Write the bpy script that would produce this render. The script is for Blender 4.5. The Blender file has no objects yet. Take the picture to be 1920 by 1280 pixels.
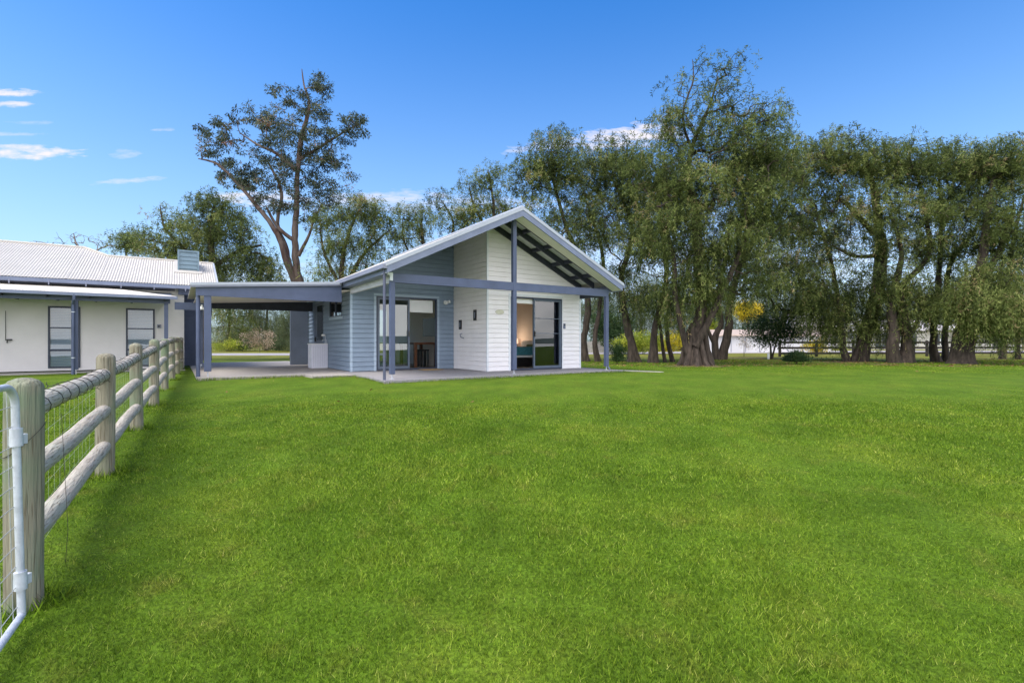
import bpy, math, random
import numpy as np
from mathutils import Vector, Matrix

R = math.radians
rng = np.random.default_rng(7)
random.seed(7)
S = bpy.context.scene
col = S.collection

# ------------------------------------------------------------------ camera
CAMZ, FPX, Y0 = 0.947, 947.4, 640.5
cd = bpy.data.cameras.new('camera')
cam = bpy.data.objects.new('camera', cd); col.objects.link(cam)
cam.location = (0, 0, CAMZ); cam.rotation_euler = (R(90), 0, 0)
cd.sensor_fit = 'HORIZONTAL'; cd.sensor_width = 36; cd.lens = 36 * FPX / 1920
cd.clip_start = .05; cd.clip_end = 6000
S.camera = cam

# ------------------------------------------------------------------ light
SUN_VEC = Vector((-.42, -.26, .86)).normalized()
sun_el = math.asin(SUN_VEC.z); sun_rot = math.atan2(SUN_VEC.x, SUN_VEC.y)
sd = bpy.data.lights.new('sun', 'SUN'); sd.energy = 2.0; sd.angle = R(32); sd.color = (1, .95, .86)
so = bpy.data.objects.new('sun', sd); col.objects.link(so)
so.rotation_euler = SUN_VEC.to_track_quat('Z', 'Y').to_euler()
S.view_settings.view_transform = 'Standard'; S.view_settings.look = 'None'
S.view_settings.exposure = 1.0; S.view_settings.gamma = 1
S.render.engine = 'CYCLES'
S.cycles.max_bounces = 8; S.cycles.transparent_max_bounces = 16

W = bpy.data.worlds.new('World'); S.world = W; W.use_nodes = True
wn, wl = W.node_tree.nodes, W.node_tree.links
bg = wn['Background']; bg.inputs[1].default_value = .14
sky = wn.new('ShaderNodeTexSky'); sky.sky_type = 'NISHITA'; sky.sun_disc = False
sky.sun_elevation = sun_el; sky.sun_rotation = sun_rot; sky.air_density = 1.0; sky.dust_density = .4; sky.ozone_density = 2.5

def wm(op, a, b=None, c=None, clamp=False):
    n = wn.new('ShaderNodeMath'); n.operation = op; n.use_clamp = clamp
    for i, x in enumerate((a, b, c)):
        if x is None: continue
        if isinstance(x, (int, float)): n.inputs[i].default_value = x
        else: wl.new(x, n.inputs[i])
    return n.outputs[0]
tc = wn.new('ShaderNodeTexCoord'); sep = wn.new('ShaderNodeSeparateXYZ'); wl.new(tc.outputs['Generated'], sep.inputs[0])
yy = wm('MAXIMUM', sep.outputs[1], .08); az = wm('DIVIDE', sep.outputs[0], yy); el = wm('DIVIDE', sep.outputs[2], yy)   # bearing and height of a direction
comb = wn.new('ShaderNodeCombineXYZ'); wl.new(wm('MULTIPLY', az, 22), comb.inputs[0]); wl.new(wm('MULTIPLY', el, 95), comb.inputs[1])
cn = wn.new('ShaderNodeTexNoise'); cn.inputs['Scale'].default_value = 1.0; cn.inputs['Detail'].default_value = 5; cn.inputs['Roughness'].default_value = .6
wl.new(comb.outputs[0], cn.inputs['Vector'])
nz = wm('SUBTRACT', cn.outputs[0], .5)
mask = None
# (azimuth deg, elevation deg, half width, half height, slope, strength): the day's few thin clouds
for a0, e0, sx, sy, sl, st in ((-.995, .492, .066, .0085, 0, .95), (-.995, .470, .053, .007, 0, .85), (-.955, .373, .115, .0145, 0, 1.0), (-.99, .381, .08, .012, 0, .8),
        (-.99, .410, .07, .004, 0, .35), (-.95, .433, .05, .004, 0, .25), (-.767, .372, .03, .010, 0, .35), (-.76, .318, .08, .006, .07, .5), (-.69, .418, .026, .004, 0, .5),
        (.235, .405, .14, .025, .10, 1.0), (.1, .388, .13, .009, .06, .7), (.005, .376, .035, .006, .05, .6),
        (-.50, .283, .12, .016, 0, .9), (-.25, .282, .16, .016, .02, .6), (-.15, .27, .3, .02, 0, .4),
        (.45, .13, .8, .12, 0, .4), (.6, .22, .5, .06, 0, .2), (-.7, .12, .5, .06, 0, .3)):
    dx = wm('MULTIPLY', wm('SUBTRACT', az, a0), 1 / sx)
    dy = wm('MULTIPLY', wm('SUBTRACT', wm('SUBTRACT', el, e0), wm('MULTIPLY', wm('SUBTRACT', az, a0), sl)), 1 / sy)
    d2 = wm('ADD', wm('MULTIPLY', dx, dx), wm('MULTIPLY', dy, dy))
    m = wm('MULTIPLY', wm('SMOOTH_MIN', 1.0, wm('MAXIMUM', 0, wm('ADD', wm('MULTIPLY', wm('SUBTRACT', 1.0, d2), .75), wm('MULTIPLY', nz, 3.4))), .4), st)
    m = wm('MULTIPLY', m, wm('GREATER_THAN', 1.9, d2))
    mask = m if mask is None else wm('MAXIMUM', mask, m)
# cloud behind the viewer, seen in the glass, made bright as added fill light
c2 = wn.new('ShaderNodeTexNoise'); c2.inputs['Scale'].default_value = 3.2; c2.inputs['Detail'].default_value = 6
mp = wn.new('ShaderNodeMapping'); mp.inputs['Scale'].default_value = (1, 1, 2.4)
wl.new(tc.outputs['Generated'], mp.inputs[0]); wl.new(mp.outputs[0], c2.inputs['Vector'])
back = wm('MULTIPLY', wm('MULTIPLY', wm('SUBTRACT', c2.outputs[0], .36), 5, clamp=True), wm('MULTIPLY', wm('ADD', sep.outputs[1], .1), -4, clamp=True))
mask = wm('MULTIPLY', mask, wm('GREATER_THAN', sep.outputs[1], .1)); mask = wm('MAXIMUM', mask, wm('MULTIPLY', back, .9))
hs = wn.new('ShaderNodeHueSaturation'); hs.inputs['Saturation'].default_value = 1.38; hs.inputs['Hue'].default_value = .507; hs.inputs['Value'].default_value = .92
wl.new(sky.outputs[0], hs.inputs['Color'])
mix = wn.new('ShaderNodeMix'); mix.data_type = 'RGBA'
veil = wn.new('ShaderNodeMix'); veil.data_type = 'RGBA'   # pale haze low in the sky
wl.new(wm('MULTIPLY', wm('POWER', wm('SUBTRACT', 1.0, wm('MULTIPLY', wm('ABSOLUTE', sep.outputs[2]), 1.65), clamp=True), 1.6), .85), veil.inputs[0]); wl.new(hs.outputs[0], veil.inputs[6]); veil.inputs[7].default_value = (2.05, 2.85, 3.7, 1)
wl.new(mask, mix.inputs[0]); wl.new(veil.outputs[2], mix.inputs[6]); cf = wn.new('ShaderNodeMix'); cf.data_type = 'RGBA'; wl.new(wm('GREATER_THAN', sep.outputs[1], 0), cf.inputs[0]); cf.inputs[6].default_value = (13.5, 13, 12.8, 1); cf.inputs[7].default_value = (3.6, 3.45, 3.65, 1); wl.new(cf.outputs[2], mix.inputs[7])   # the cloud behind the viewer is brighter, to fill the fronts neutrally
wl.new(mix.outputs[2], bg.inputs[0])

# ------------------------------------------------------------------ materials
def pmat(name, c, rough=.6, var=.12, scale=6, bump=0.0, metallic=0, stretch=(1, 1, 1), c2=None, bscale=None, spec=.4, fac=(.35, .65)):
    m = bpy.data.materials.new(name); m.use_nodes = True; nt = m.node_tree; n, l = nt.nodes, nt.links
    b = n['Principled BSDF']; b.inputs['Roughness'].default_value = rough; b.inputs['Metallic'].default_value = metallic
    b.inputs['Specular IOR Level'].default_value = spec
    t = n.new('ShaderNodeTexCoord'); mpn = n.new('ShaderNodeMapping'); mpn.inputs['Scale'].default_value = stretch
    l.new(t.outputs['Object'], mpn.inputs[0])
    nn = n.new('ShaderNodeTexNoise'); nn.inputs['Scale'].default_value = scale; nn.inputs['Detail'].default_value = 6; nn.inputs['Roughness'].default_value = .62
    l.new(mpn.outputs[0], nn.inputs['Vector'])
    r = n.new('ShaderNodeValToRGB'); r.color_ramp.elements[0].position = fac[0]; r.color_ramp.elements[1].position = fac[1]
    if c2 is None: c2 = [x * (1 - var) for x in c]; cc = [min(1, x * (1 + var * .6)) for x in c]
    else: cc = c
    r.color_ramp.elements[0].color = (*c2, 1); r.color_ramp.elements[1].color = (*cc, 1)
    l.new(nn.outputs[0], r.inputs[0]); l.new(r.outputs[0], b.inputs['Base Color'])
    if bump:
        n2 = n.new('ShaderNodeTexNoise'); n2.inputs['Scale'].default_value = bscale or scale * 5; n2.inputs['Detail'].default_value = 5
        l.new(mpn.outputs[0], n2.inputs['Vector'])
        bp = n.new('ShaderNodeBump'); bp.inputs['Strength'].default_value = bump; bp.inputs['Distance'].default_value = .02
        l.new(n2.outputs[0], bp.inputs['Height']); l.new(bp.outputs[0], b.inputs['Normal'])
    return m

M = {}
M['navy'] = pmat('navy_timber_paint', (.080, .102, .178), .5, .14, 2.2)
M['navy_dark'] = pmat('dark_rafter_paint', (.035, .04, .06), .6, .2, 5)
M['bluegrey'] = pmat('blue_grey_steel', (.17, .2, .29), .4, .12, 3)
M['gutter'] = pmat('gutter_steel', (.22, .235, .31), .35, .1, 3)
M['cladblue'] = pmat('blue_weatherboard', (.215, .28, .37), .55, .08, 2.5, .12, bscale=30)
M['downpipe'] = pmat('slate_downpipe', (.085, .095, .15), .45, .1, 3)
M['cladgrey'] = pmat('slate_weatherboard', (.09, .11, .165), .6, .12, 2.5)
M['panelgrey'] = pmat('blue_grey_panel', (.15, .18, .235), .6, .1, 2)
M['cladwhite'] = pmat('white_weatherboard', (.84, .81, .82), .5, .04, 2.5, .1, bscale=30)
M['render'] = pmat('white_render', (.72, .695, .70), .8, .05, 1.2, .25, bscale=60)
M['trim'] = pmat('white_trim', (.72, .75, .8), .5, .04, 3)
M['trimblue'] = pmat('pale_blue_trim', (.38, .47, .58), .5, .06, 3)
M['roof'] = pmat('pale_roof_steel', (.48, .45, .41), .55, .06, 1.5, metallic=.0, spec=.5)
M['capping'] = pmat('roof_capping', (.40, .43, .49), .35, .05, 2)
M['soffit'] = pmat('cream_soffit', (.78, .74, .66), .7, .04, 2)
M['ceiling'] = pmat('warm_lit_ceiling', (.84, .76, .67), .8, .03, 2)  # white ceiling with the downlights' warm light put into its colour
M['sheet'] = pmat('sheet_underside', (.62, .63, .62), .5, .06, 2)
M['palebeam'] = pmat('weathered_sunlit_beam', (.58, .58, .60), .7, .2, 2.5, .3, stretch=(8, 1, 8))  # weathered timber; its sunlit brightness is also put into the pale colour
M['frame'] = pmat('navy_aluminium', (.03, .042, .075), .35, .1, 4)
M['frame2'] = pmat('slate_aluminium', (.09, .12, .17), .35, .1, 4)
M['concrete'] = pmat('exposed_aggregate', (.36, .34, .35), .85, .3, 38, .5, c2=(.14, .135, .145), bscale=90, fac=(.3, .62))
M['carslab'] = pmat('pale_aggregate', (.42, .38, .355), .85, .3, 30, .4, c2=(.24, .22, .21), bscale=90, fac=(.3, .62))
M['pathm'] = pmat('pale_path', (.42, .40, .36), .9, .2, 12, .3)
M['intwall'] = pmat('interior_wall', (.82, .77, .71), .8, .03, 2)
M['intfloor'] = pmat('interior_floor', (.38, .32, .27), .5, .2, 5)
M['timber'] = pmat('dark_table_timber', (.16, .06, .025), .4, .4, 5, stretch=(1, 1, 8))
M['timber2'] = pmat('orange_chair_timber', (.28, .1, .035), .4, .3, 5)
M['black'] = pmat('black_plastic', (.012, .012, .014), .35, .2, 5)
M['white'] = pmat('white_paint', (.8, .8, .8), .4, .03, 5)
M['teal'] = pmat('teal_throw', (.05, .2, .25), .9, .2, 20, .5)
M['linen'] = pmat('white_linen', (.75, .75, .75), .9, .05, 10, .5)
M['slat'] = pmat('grey_blind_slat', (.42, .47, .53), .6, .05, 6)
M['green'] = pmat('sage_cushion', (.16, .2, .1), .9, .15, 10)
M['mat'] = pmat('coir_mat', (.42, .27, .12), .95, .3, 60, .6)
M['cream'] = pmat('cream_plaque', (.62, .6, .48), .6, .1, 10)
M['trough'] = pmat('trough_cabinet', (.74, .74, .84), .4, .03, 3)
M['steel'] = pmat('galvanised_steel', (.54, .57, .63), .42, .15, 22, .1, metallic=.1)
M['wire'] = pmat('dark_wire', (.06, .055, .05), .55, .3, 30, metallic=.5)
M['wirelt'] = pmat('galvanised_wire', (.45, .46, .47), .4, .15, 30, metallic=.4)
M['tyre'] = pmat('tyre_rubber', (.02, .02, .02), .8)
M['carpaint'] = pmat('dark_car_paint', (.02, .025, .04), .2)
M['silverpaint'] = pmat('silver_car_paint', (.35, .36, .38), .25)
M['darkglass'] = pmat('car_glass', (.03, .04, .045), .05)
M['cream_wall'] = pmat('cream_shed_wall', (.45, .43, .40), .7, .05, 1)
M['shed_white'] = pmat('white_shed_wall', (.60, .60, .62), .7, .05, 1)
M['tileroof'] = pmat('terracotta_roof', (.42, .33, .28), .8, .15, 4)
M['palroof'] = pmat('pale_house_roof', (.62, .58, .56), .6, .06, 2)
M['darktimber'] = pmat('dark_fence_timber', (.035, .028, .024), .8, .3, 8)
M['greywood'] = pmat('grey_picket', (.42, .40, .37), .8, .2, 8)

def wood(name, a, b, green, stretch):
    m = pmat(name, a, .85, c2=b, scale=5, bump=.8, stretch=stretch, bscale=9, fac=(.3, .7))
    nt = m.node_tree; n, l = nt.nodes, nt.links; bs = n['Principled BSDF']
    t = n.new('ShaderNodeTexCoord'); src = bs.inputs['Base Color'].links[0].from_socket
    n3 = n.new('ShaderNodeTexNoise'); n3.inputs['Scale'].default_value = 3.1; n3.inputs['Detail'].default_value = 4; l.new(t.outputs['Object'], n3.inputs['Vector'])
    rr = n.new('ShaderNodeValToRGB'); rr.color_ramp.elements[0].position = .45; rr.color_ramp.elements[1].position = .68; l.new(n3.outputs[0], rr.inputs[0])
    mx = n.new('ShaderNodeMix'); mx.data_type = 'RGBA'; l.new(rr.outputs[0], mx.inputs[0]); l.new(src, mx.inputs[6]); mx.inputs[7].default_value = (*green, 1)
    # fine dark cracks along the grain
    mpn = n.new('ShaderNodeMapping'); mpn.inputs['Scale'].default_value = stretch; l.new(t.outputs['Object'], mpn.inputs[0])
    n4 = n.new('ShaderNodeTexNoise'); n4.inputs['Scale'].default_value = 14; n4.inputs['Detail'].default_value = 3; l.new(mpn.outputs[0], n4.inputs['Vector'])
    r4 = n.new('ShaderNodeValToRGB'); r4.color_ramp.elements[0].position = .36; r4.color_ramp.elements[1].position = .44
    r4.color_ramp.elements[0].color = (.62, .58, .52, 1); r4.color_ramp.elements[1].color = (1, 1, 1, 1); l.new(n4.outputs[0], r4.inputs[0])
    m2 = n.new('ShaderNodeMix'); m2.data_type = 'RGBA'; m2.blend_type = 'MULTIPLY'; m2.inputs[0].default_value = 1
    l.new(mx.outputs[2], m2.inputs[6]); l.new(r4.outputs[0], m2.inputs[7]); l.new(m2.outputs[2], bs.inputs['Base Color'])
    return m
M['post'] = wood('treated_post_wood', (.33, .31, .235), (.15, .13, .09), (.17, .225, .14), (7, 7, .3))
M['rail'] = wood('weathered_rail_wood', (.55, .50, .43), (.28, .24, .195), (.42, .40, .33), (.8, 7, 7))

def glassmat(name, tint, rough=.0):
    m = bpy.data.materials.new(name); m.use_nodes = True; n, l = m.node_tree.nodes, m.node_tree.links
    n.remove(n['Principled BSDF']); o = n['Material Output']
    tr = n.new('ShaderNodeBsdfTransparent'); tr.inputs[0].default_value = (*tint, 1)
    gl = n.new('ShaderNodeBsdfGlossy'); gl.inputs['Roughness'].default_value = rough; gl.inputs[0].default_value = (.95, .97, 1, 1)
    fr = n.new('ShaderNodeFresnel'); fr.inputs[0].default_value = 1.7
    mm = n.new('ShaderNodeMath'); mm.operation = 'MULTIPLY_ADD'; mm.inputs[1].default_value = 1.0; mm.inputs[2].default_value = .02; mm.use_clamp = True
    mx = n.new('ShaderNodeMixShader'); l.new(fr.outputs[0], mm.inputs[0]); l.new(mm.outputs[0], mx.inputs[0])
    l.new(tr.outputs[0], mx.inputs[1]); l.new(gl.outputs[0], mx.inputs[2]); l.new(mx.outputs[0], o.inputs[0])
    return m
M['glass'] = glassmat('door_glass', (.55, .6, .6)); M['winglass'] = glassmat('window_glass', (.86, .9, .93)); M['winglass'].node_tree.nodes['Fresnel'].inputs[0].default_value = 1.4

def emis(name, c, s):
    m = bpy.data.materials.new(name); m.use_nodes = True; b = m.node_tree.nodes['Principled BSDF']
    b.inputs['Base Color'].default_value = (.8, .7, .6, 1); b.inputs['Emission Color'].default_value = (*c, 1); b.inputs['Emission Strength'].default_value = s
    return m
M['lampglow'] = emis('lit_lamp_shade', (1, .6, .4), .5)
M['downlit'] = emis('lit_downlight', (1, .9, .75), 4)

def leafmat(name, cols, trans=.35):
    m = bpy.data.materials.new(name); m.use_nodes = True; n, l = m.node_tree.nodes, m.node_tree.links
    b = n['Principled BSDF']; b.inputs['Roughness'].default_value = .6; b.inputs['Specular IOR Level'].default_value = .15
    a = n.new('ShaderNodeAttribute'); a.attribute_name = 'rnd'
    r = n.new('ShaderNodeValToRGB'); e = r.color_ramp.elements
    while len(e) < len(cols): e.new(.5)
    for i, (p, c) in enumerate(cols): e[i].position = p; e[i].color = (*c, 1)
    l.new(a.outputs['Fac'], r.inputs[0]); l.new(r.outputs[0], b.inputs['Base Color'])
    t = n.new('ShaderNodeBsdfTranslucent'); l.new(r.outputs[0], t.inputs[0])
    mx = n.new('ShaderNodeMixShader'); mx.inputs[0].default_value = trans
    l.new(b.outputs[0], mx.inputs[1]); l.new(t.outputs[0], mx.inputs[2]); l.new(mx.outputs[0], n['Material Output'].inputs[0])
    return m
PEP = [(0, (.026, .038, .013)), (.3, (.072, .100, .027)), (.6, (.150, .188, .050)), (.85, (.31, .35, .11)), (1, (.36, .27, .14))]
M['leaf_pep'] = leafmat('peppermint_leaf', PEP, .42)
M['leaf_gum'] = leafmat('gum_leaf', [(0, (.025, .035, .022)), (.4, (.055, .075, .045)), (.75, (.11, .13, .08)), (.92, (.2, .2, .13)), (1, (.26, .14, .09))], .25)
M['leaf_far'] = leafmat('far_leaf', [(0, (.05, .075, .035)), (.5, (.10, .13, .06)), (1, (.17, .19, .09))])
M['leaf_yellow'] = leafmat('yellow_leaf', [(0, (.3, .28, .02)), (.5, (.55, .45, .03)), (1, (.72, .5, .04))])
M['leaf_lime'] = leafmat('lime_leaf', [(0, (.12, .17, .02)), (.5, (.3, .36, .04)), (1, (.55, .52, .08))])
M['leaf_dark'] = leafmat('dark_bush_leaf', [(0, (.02, .045, .02)), (.6, (.05, .09, .03)), (1, (.09, .13, .05))])
M['leaf_pink'] = leafmat('pink_brown_leaf', [(0, (.16, .14, .08)), (.5, (.40, .30, .20)), (1, (.62, .48, .38))])
M['bark'] = pmat('furrowed_bark', (.082, .062, .049), .95, scale=9, c2=(.016, .012, .009), bump=1.0, stretch=(1, 1, .25), bscale=16, fac=(.3, .68))
M['barkgum'] = pmat('gum_bark', (.13, .10, .085), .8, scale=2.5, c2=(.055, .028, .02), bump=.5, stretch=(1, 1, .3), bscale=8, fac=(.38, .6))
M['barkgrey'] = pmat('dead_grey_wood', (.2, .17, .15), .9, .3, 6)

def lawnmat(blade):
    m = bpy.data.materials.new('grass_blade' if blade else 'lawn_ground'); m.use_nodes = True; n, l = m.node_tree.nodes, m.node_tree.links
    b = n['Principled BSDF']; b.inputs['Roughness'].default_value = .55 if blade else .9; b.inputs['Specular IOR Level'].default_value = .12
    g = n.new('ShaderNodeNewGeometry')
    def noise(sc, d=4, st=(1, 1, 1)):
        mpn = n.new('ShaderNodeMapping'); mpn.inputs['Scale'].default_value = st; l.new(g.outputs['Position'], mpn.inputs[0])
        q = n.new('ShaderNodeTexNoise'); q.inputs['Scale'].default_value = sc; q.inputs['Detail'].default_value = d; q.inputs['Roughness'].default_value = .6; l.new(mpn.outputs[0], q.inputs['Vector']); return q.outputs[0]
    def ramp(x, els):
        r = n.new('ShaderNodeValToRGB'); e = r.color_ramp.elements
        while len(e) < len(els): e.new(.5)
        for i, (p, c) in enumerate(els): e[i].position = p; e[i].color = (*c, 1) if not isinstance(c, float) else (c, c, c, 1)
        l.new(x, r.inputs[0]); return r.outputs[0]
    def mixc(f, a, c, bt='MIX'):
        x = n.new('ShaderNodeMix'); x.data_type = 'RGBA'; x.blend_type = bt
        if isinstance(f, float): x.inputs[0].default_value = f
        else: l.new(f, x.inputs[0])
        for i, v in ((6, a), (7, c)):
            if isinstance(v, tuple): x.inputs[i].default_value = (*v, 1)
            else: l.new(v, x.inputs[i])
        return x.outputs[2]
    base = ramp(noise(.8, 7), [(.30, (.094, .174, .010)), (.5, (.124, .212, .014)), (.72, (.172, .248, .020))])
    dry = ramp(noise(3.3, 7), [(.55, 0.0), (.78, .6)])
    base = mixc(1.0, base, ramp(noise(2.6, 6, (1, .6, 1)), [(.35, .88), (.5, 1.0), (.66, 1.12)]), 'MULTIPLY')
    base = mixc(dry, base, (.21, .22, .035))
    brn = ramp(noise(14, 5), [(.66, 0.0), (.78, .5)])
    base = mixc(brn, base, (.18, .14, .05))
    # drier, yellower ground under and beyond the trees and beyond the fence
    sp = n.new('ShaderNodeSeparateXYZ'); l.new(g.outputs['Position'], sp.inputs[0])
    mr = n.new('ShaderNodeMapRange'); mr.inputs[1].default_value = 24; mr.inputs[2].default_value = 33; l.new(sp.outputs[1], mr.inputs[0])
    far = ramp(noise(.35, 5), [(.38, (.17, .17, .03)), (.6, (.30, .30, .05))])
    base = mixc(mr.outputs[0], base, far)
    if blade:
        a = n.new('ShaderNodeAttribute'); a.attribute_name = 'rnd'
        v = ramp(a.outputs['Fac'], [(0, (.34, .42, .42)), (.4, (.88, .92, .85)), (.75, (1.55, 1.42, 1.3)), (.92, (2.1, 1.75, 2.2)), (1, (3.8, 2.5, 8))])
        c = mixc(1.0, base, v, 'MULTIPLY')
        l.new(c, b.inputs['Base Color'])
        t = n.new('ShaderNodeBsdfTranslucent'); l.new(c, t.inputs[0])
        mx = n.new('ShaderNodeMixShader'); mx.inputs[0].default_value = .3
        l.new(b.outputs[0], mx.inputs[1]); l.new(t.outputs[0], mx.inputs[2]); l.new(mx.outputs[0], n['Material Output'].inputs[0])
    else:
        v = ramp(noise(45, 4), [(.32, .34), (.68, .98)])
        l.new(mixc(1.0, base, v, 'MULTIPLY'), b.inputs['Base Color'])
        bp = n.new('ShaderNodeBump'); bp.inputs['Strength'].default_value = .6; bp.inputs['Distance'].default_value = .04; l.new(noise(30, 4), bp.inputs['Height']); l.new(bp.outputs[0], b.inputs['Normal'])
    return m
M['lawn'] = lawnmat(False); M['blade'] = lawnmat(True)
M['road'] = pmat('grey_gravel_road', (.34, .31, .31), .9, .12, 2, .3)
M['litter'] = pmat('leaf_litter_shade', (.17, .10, .05), .95, scale=8, c2=(.07, .045, .025), bump=.8, bscale=40)
M['hill'] = pmat('distant_scrub', (.16, .20, .17), .9, .3, .05)

# ------------------------------------------------------------------ object helpers
OFF = {}
def tag(o, label=None, cat=None, group=None, kind=None):
    if label: o['label'] = label
    if cat: o['category'] = cat
    if group: o['group'] = group
    if kind: o['kind'] = kind
    return o
def thing(name, loc, label, cat, group=None, rz=0, off=None):
    o = bpy.data.objects.new(name, None); col.objects.link(o); o.location = loc; o.rotation_euler = (0, 0, rz); o.empty_display_size = .2
    OFF[o.name] = np.array(off if off is not None else loc, float)
    return tag(o, label, cat, group)

class MB:
    def __init__(s): s.v = []; s.f = []
    def add(s, vs, fs):
        b = len(s.v); s.v.extend([tuple(map(float, q)) for q in vs]); s.f.extend([tuple(b + i for i in q) for q in fs]); return s
    def box(s, x0, x1, y0, y1, z0, z1):
        return s.add([(x0, y0, z0), (x1, y0, z0), (x1, y1, z0), (x0, y1, z0), (x0, y0, z1), (x1, y0, z1), (x1, y1, z1), (x0, y1, z1)],
                     [(0, 3, 2, 1), (4, 5, 6, 7), (0, 1, 5, 4), (1, 2, 6, 5), (2, 3, 7, 6), (3, 0, 4, 7)])
    def hexa(s, a, b):   # two matching quads a (bottom) b (top)
        return s.add(list(a) + list(b), [(0, 3, 2, 1), (4, 5, 6, 7), (0, 1, 5, 4), (1, 2, 6, 5), (2, 3, 7, 6), (3, 0, 4, 7)])
    def quad(s, *q): return s.add(q, [tuple(range(len(q)))])
    def prism(s, poly, z0, z1):
        n = len(poly); return s.add([(x, y, z0) for x, y in poly] + [(x, y, z1) for x, y in poly],
            [tuple(range(n))[::-1], tuple(range(n, 2 * n))] + [(i, (i + 1) % n, n + (i + 1) % n, n + i) for i in range(n)])
    def tube(s, pts, rad, sides=6, cap=True, jit=0):
        pts = [np.array(p, float) for p in pts]; n = len(pts)
        if not hasattr(rad, '__len__'): rad = [rad] * n
        t = pts[1] - pts[0]; t = t / (np.linalg.norm(t) + 1e-9)
        up = np.array([0, 0, 1.]) if abs(t[2]) < .9 else np.array([1., 0, 0])
        nx = np.cross(t, up); nx /= np.linalg.norm(nx); b = len(s.v)
        ang = [2 * math.pi * k / sides for k in range(sides)]
        for i in range(n):
            t = pts[min(i + 1, n - 1)] - pts[max(i - 1, 0)]; t = t / (np.linalg.norm(t) + 1e-9)
            nx = nx - t * np.dot(nx, t); nx /= (np.linalg.norm(nx) + 1e-9); ny = np.cross(t, nx)
            for k, a in enumerate(ang):
                rr = rad[i] * (1 + (jit * (random.random() - .5) if jit else 0))
                s.v.append(tuple(pts[i] + rr * (math.cos(a) * nx + math.sin(a) * ny)))
        for i in range(n - 1):
            for k in range(sides):
                k2 = (k + 1) % sides
                s.f.append((b + i * sides + k, b + i * sides + k2, b + (i + 1) * sides + k2, b + (i + 1) * sides + k))
        if cap:
            s.f.append(tuple(b + k for k in range(sides))[::-1]); s.f.append(tuple(b + (n - 1) * sides + k for k in range(sides)))
        return s
    def lathe(s, cx, cy, prof, sides=16):   # prof: (r, z)
        b = len(s.v); n = len(prof)
        for r, z in prof:
            for k in range(sides):
                a = 2 * math.pi * k / sides; s.v.append((cx + r * math.cos(a), cy + r * math.sin(a), z))
        for i in range(n - 1):
            for k in range(sides):
                k2 = (k + 1) % sides; s.f.append((b + i * sides + k, b + i * sides + k2, b + (i + 1) * sides + k2, b + (i + 1) * sides + k))
        s.f.append(tuple(b + k for k in range(sides))[::-1]); s.f.append(tuple(b + (n - 1) * sides + k for k in range(sides)))
        return s
    def build(s, name, mat, parent=None, off=None, smooth=False, bevel=0):
        if off is None: off = OFF[parent.name] if parent else np.zeros(3)
        me = bpy.data.meshes.new(name); v = np.array(s.v, float) - np.array(off)
        me.from_pydata(v.tolist(), [], s.f); me.materials.append(mat)
        if smooth:
            me.polygons.foreach_set('use_smooth', [True] * len(me.polygons)); me.set_sharp_from_angle(angle=R(38))
        me.update()
        o = bpy.data.objects.new(name, me); col.objects.link(o)
        if parent: o.parent = parent; OFF[o.name] = off
        else: o.location = off
        if bevel:
            bv = o.modifiers.new('bevel', 'BEVEL'); bv.width = bevel; bv.segments = 2; bv.limit_method = 'ANGLE'; bv.angle_limit = R(50)
        return o

# house frame: local x = t (along the gable front), y = v (back), z; origin at the front-left column
LX, LY, YAW = -3.033, 12.776, R(33.523)
cu, su = math.cos(YAW), math.sin(YAW)
def hw(t, v, z=0): return (LX + t * cu - v * su, LY + t * su + v * cu, z)
def hthing(name, t, v, label, cat, group=None, z=0):
    return thing(name, hw(t, v, z), label, cat, group, rz=YAW, off=(t, v, z))
def htop(mb, name, mat, t, v, label, cat, z=0, smooth=False, group=None, kind=None, bevel=0):
    o = mb.build(name, mat, None, off=(t, v, z), smooth=smooth, bevel=bevel); o.location = hw(t, v, z); o.rotation_euler = (0, 0, YAW)
    return tag(o, label, cat, group, kind)
def wtop(mb, name, mat, loc, label, cat, smooth=False, group=None, kind=None):
    return tag(mb.build(name, mat, None, off=loc, smooth=smooth), label, cat, group, kind)

def ground(y):
    return float(np.interp(y, [-5, 1.5, 2.74, 4.84, 6.95, 9, 11.2, 13, 16, 20], [-.66, -.56, -.49, -.32, -.25, -.205, -.125, -.06, -.05, -.07]))
def at(px, py, Y):   # a point seen along that direction of the camera, at distance Y in front of it
    return np.array([(px - 960) / FPX * Y, Y, CAMZ - (py - Y0) / FPX * Y])

# ------------------------------------------------------------------ ground, road, hills
ys = np.concatenate([np.arange(-30, 0, 5), np.arange(0, 24, .5), np.arange(24, 80, 4), [100, 150, 250, 500, 1000, 2500]])
xs = np.concatenate([[-2500, -800, -300, -120], np.arange(-60, 61, 2.0), [120, 300, 800, 2500]])
g = MB(); vs = [(x, y, ground(y) + (.012 * math.sin(x * .9 + y * .4) + .01 * math.sin(x * .37 - y * .8) if y < 24 else 0)) for y in ys for x in xs]
nx_ = len(xs); g.add(vs, [(j * nx_ + i, j * nx_ + i + 1, (j + 1) * nx_ + i + 1, (j + 1) * nx_ + i) for j in range(len(ys) - 1) for i in range(nx_ - 1)])
gr = g.build('ground', M['lawn'], smooth=True); tag(gr, kind='structure')
rd = MB()
pts = [(-70, 36, 43), (-30, 36, 43), (-5, 37, 44), (30, 46, 54), (90, 48, 57)]
for (xa, a0, a1), (xb, b0, b1) in zip(pts, pts[1:]): rd.quad((xa, a0, -.058), (xb, b0, -.058), (xb, b1, -.058), (xa, a1, -.058))
tag(rd.build('road', M['road']), kind='structure')
hl = MB(); n = 90
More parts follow.
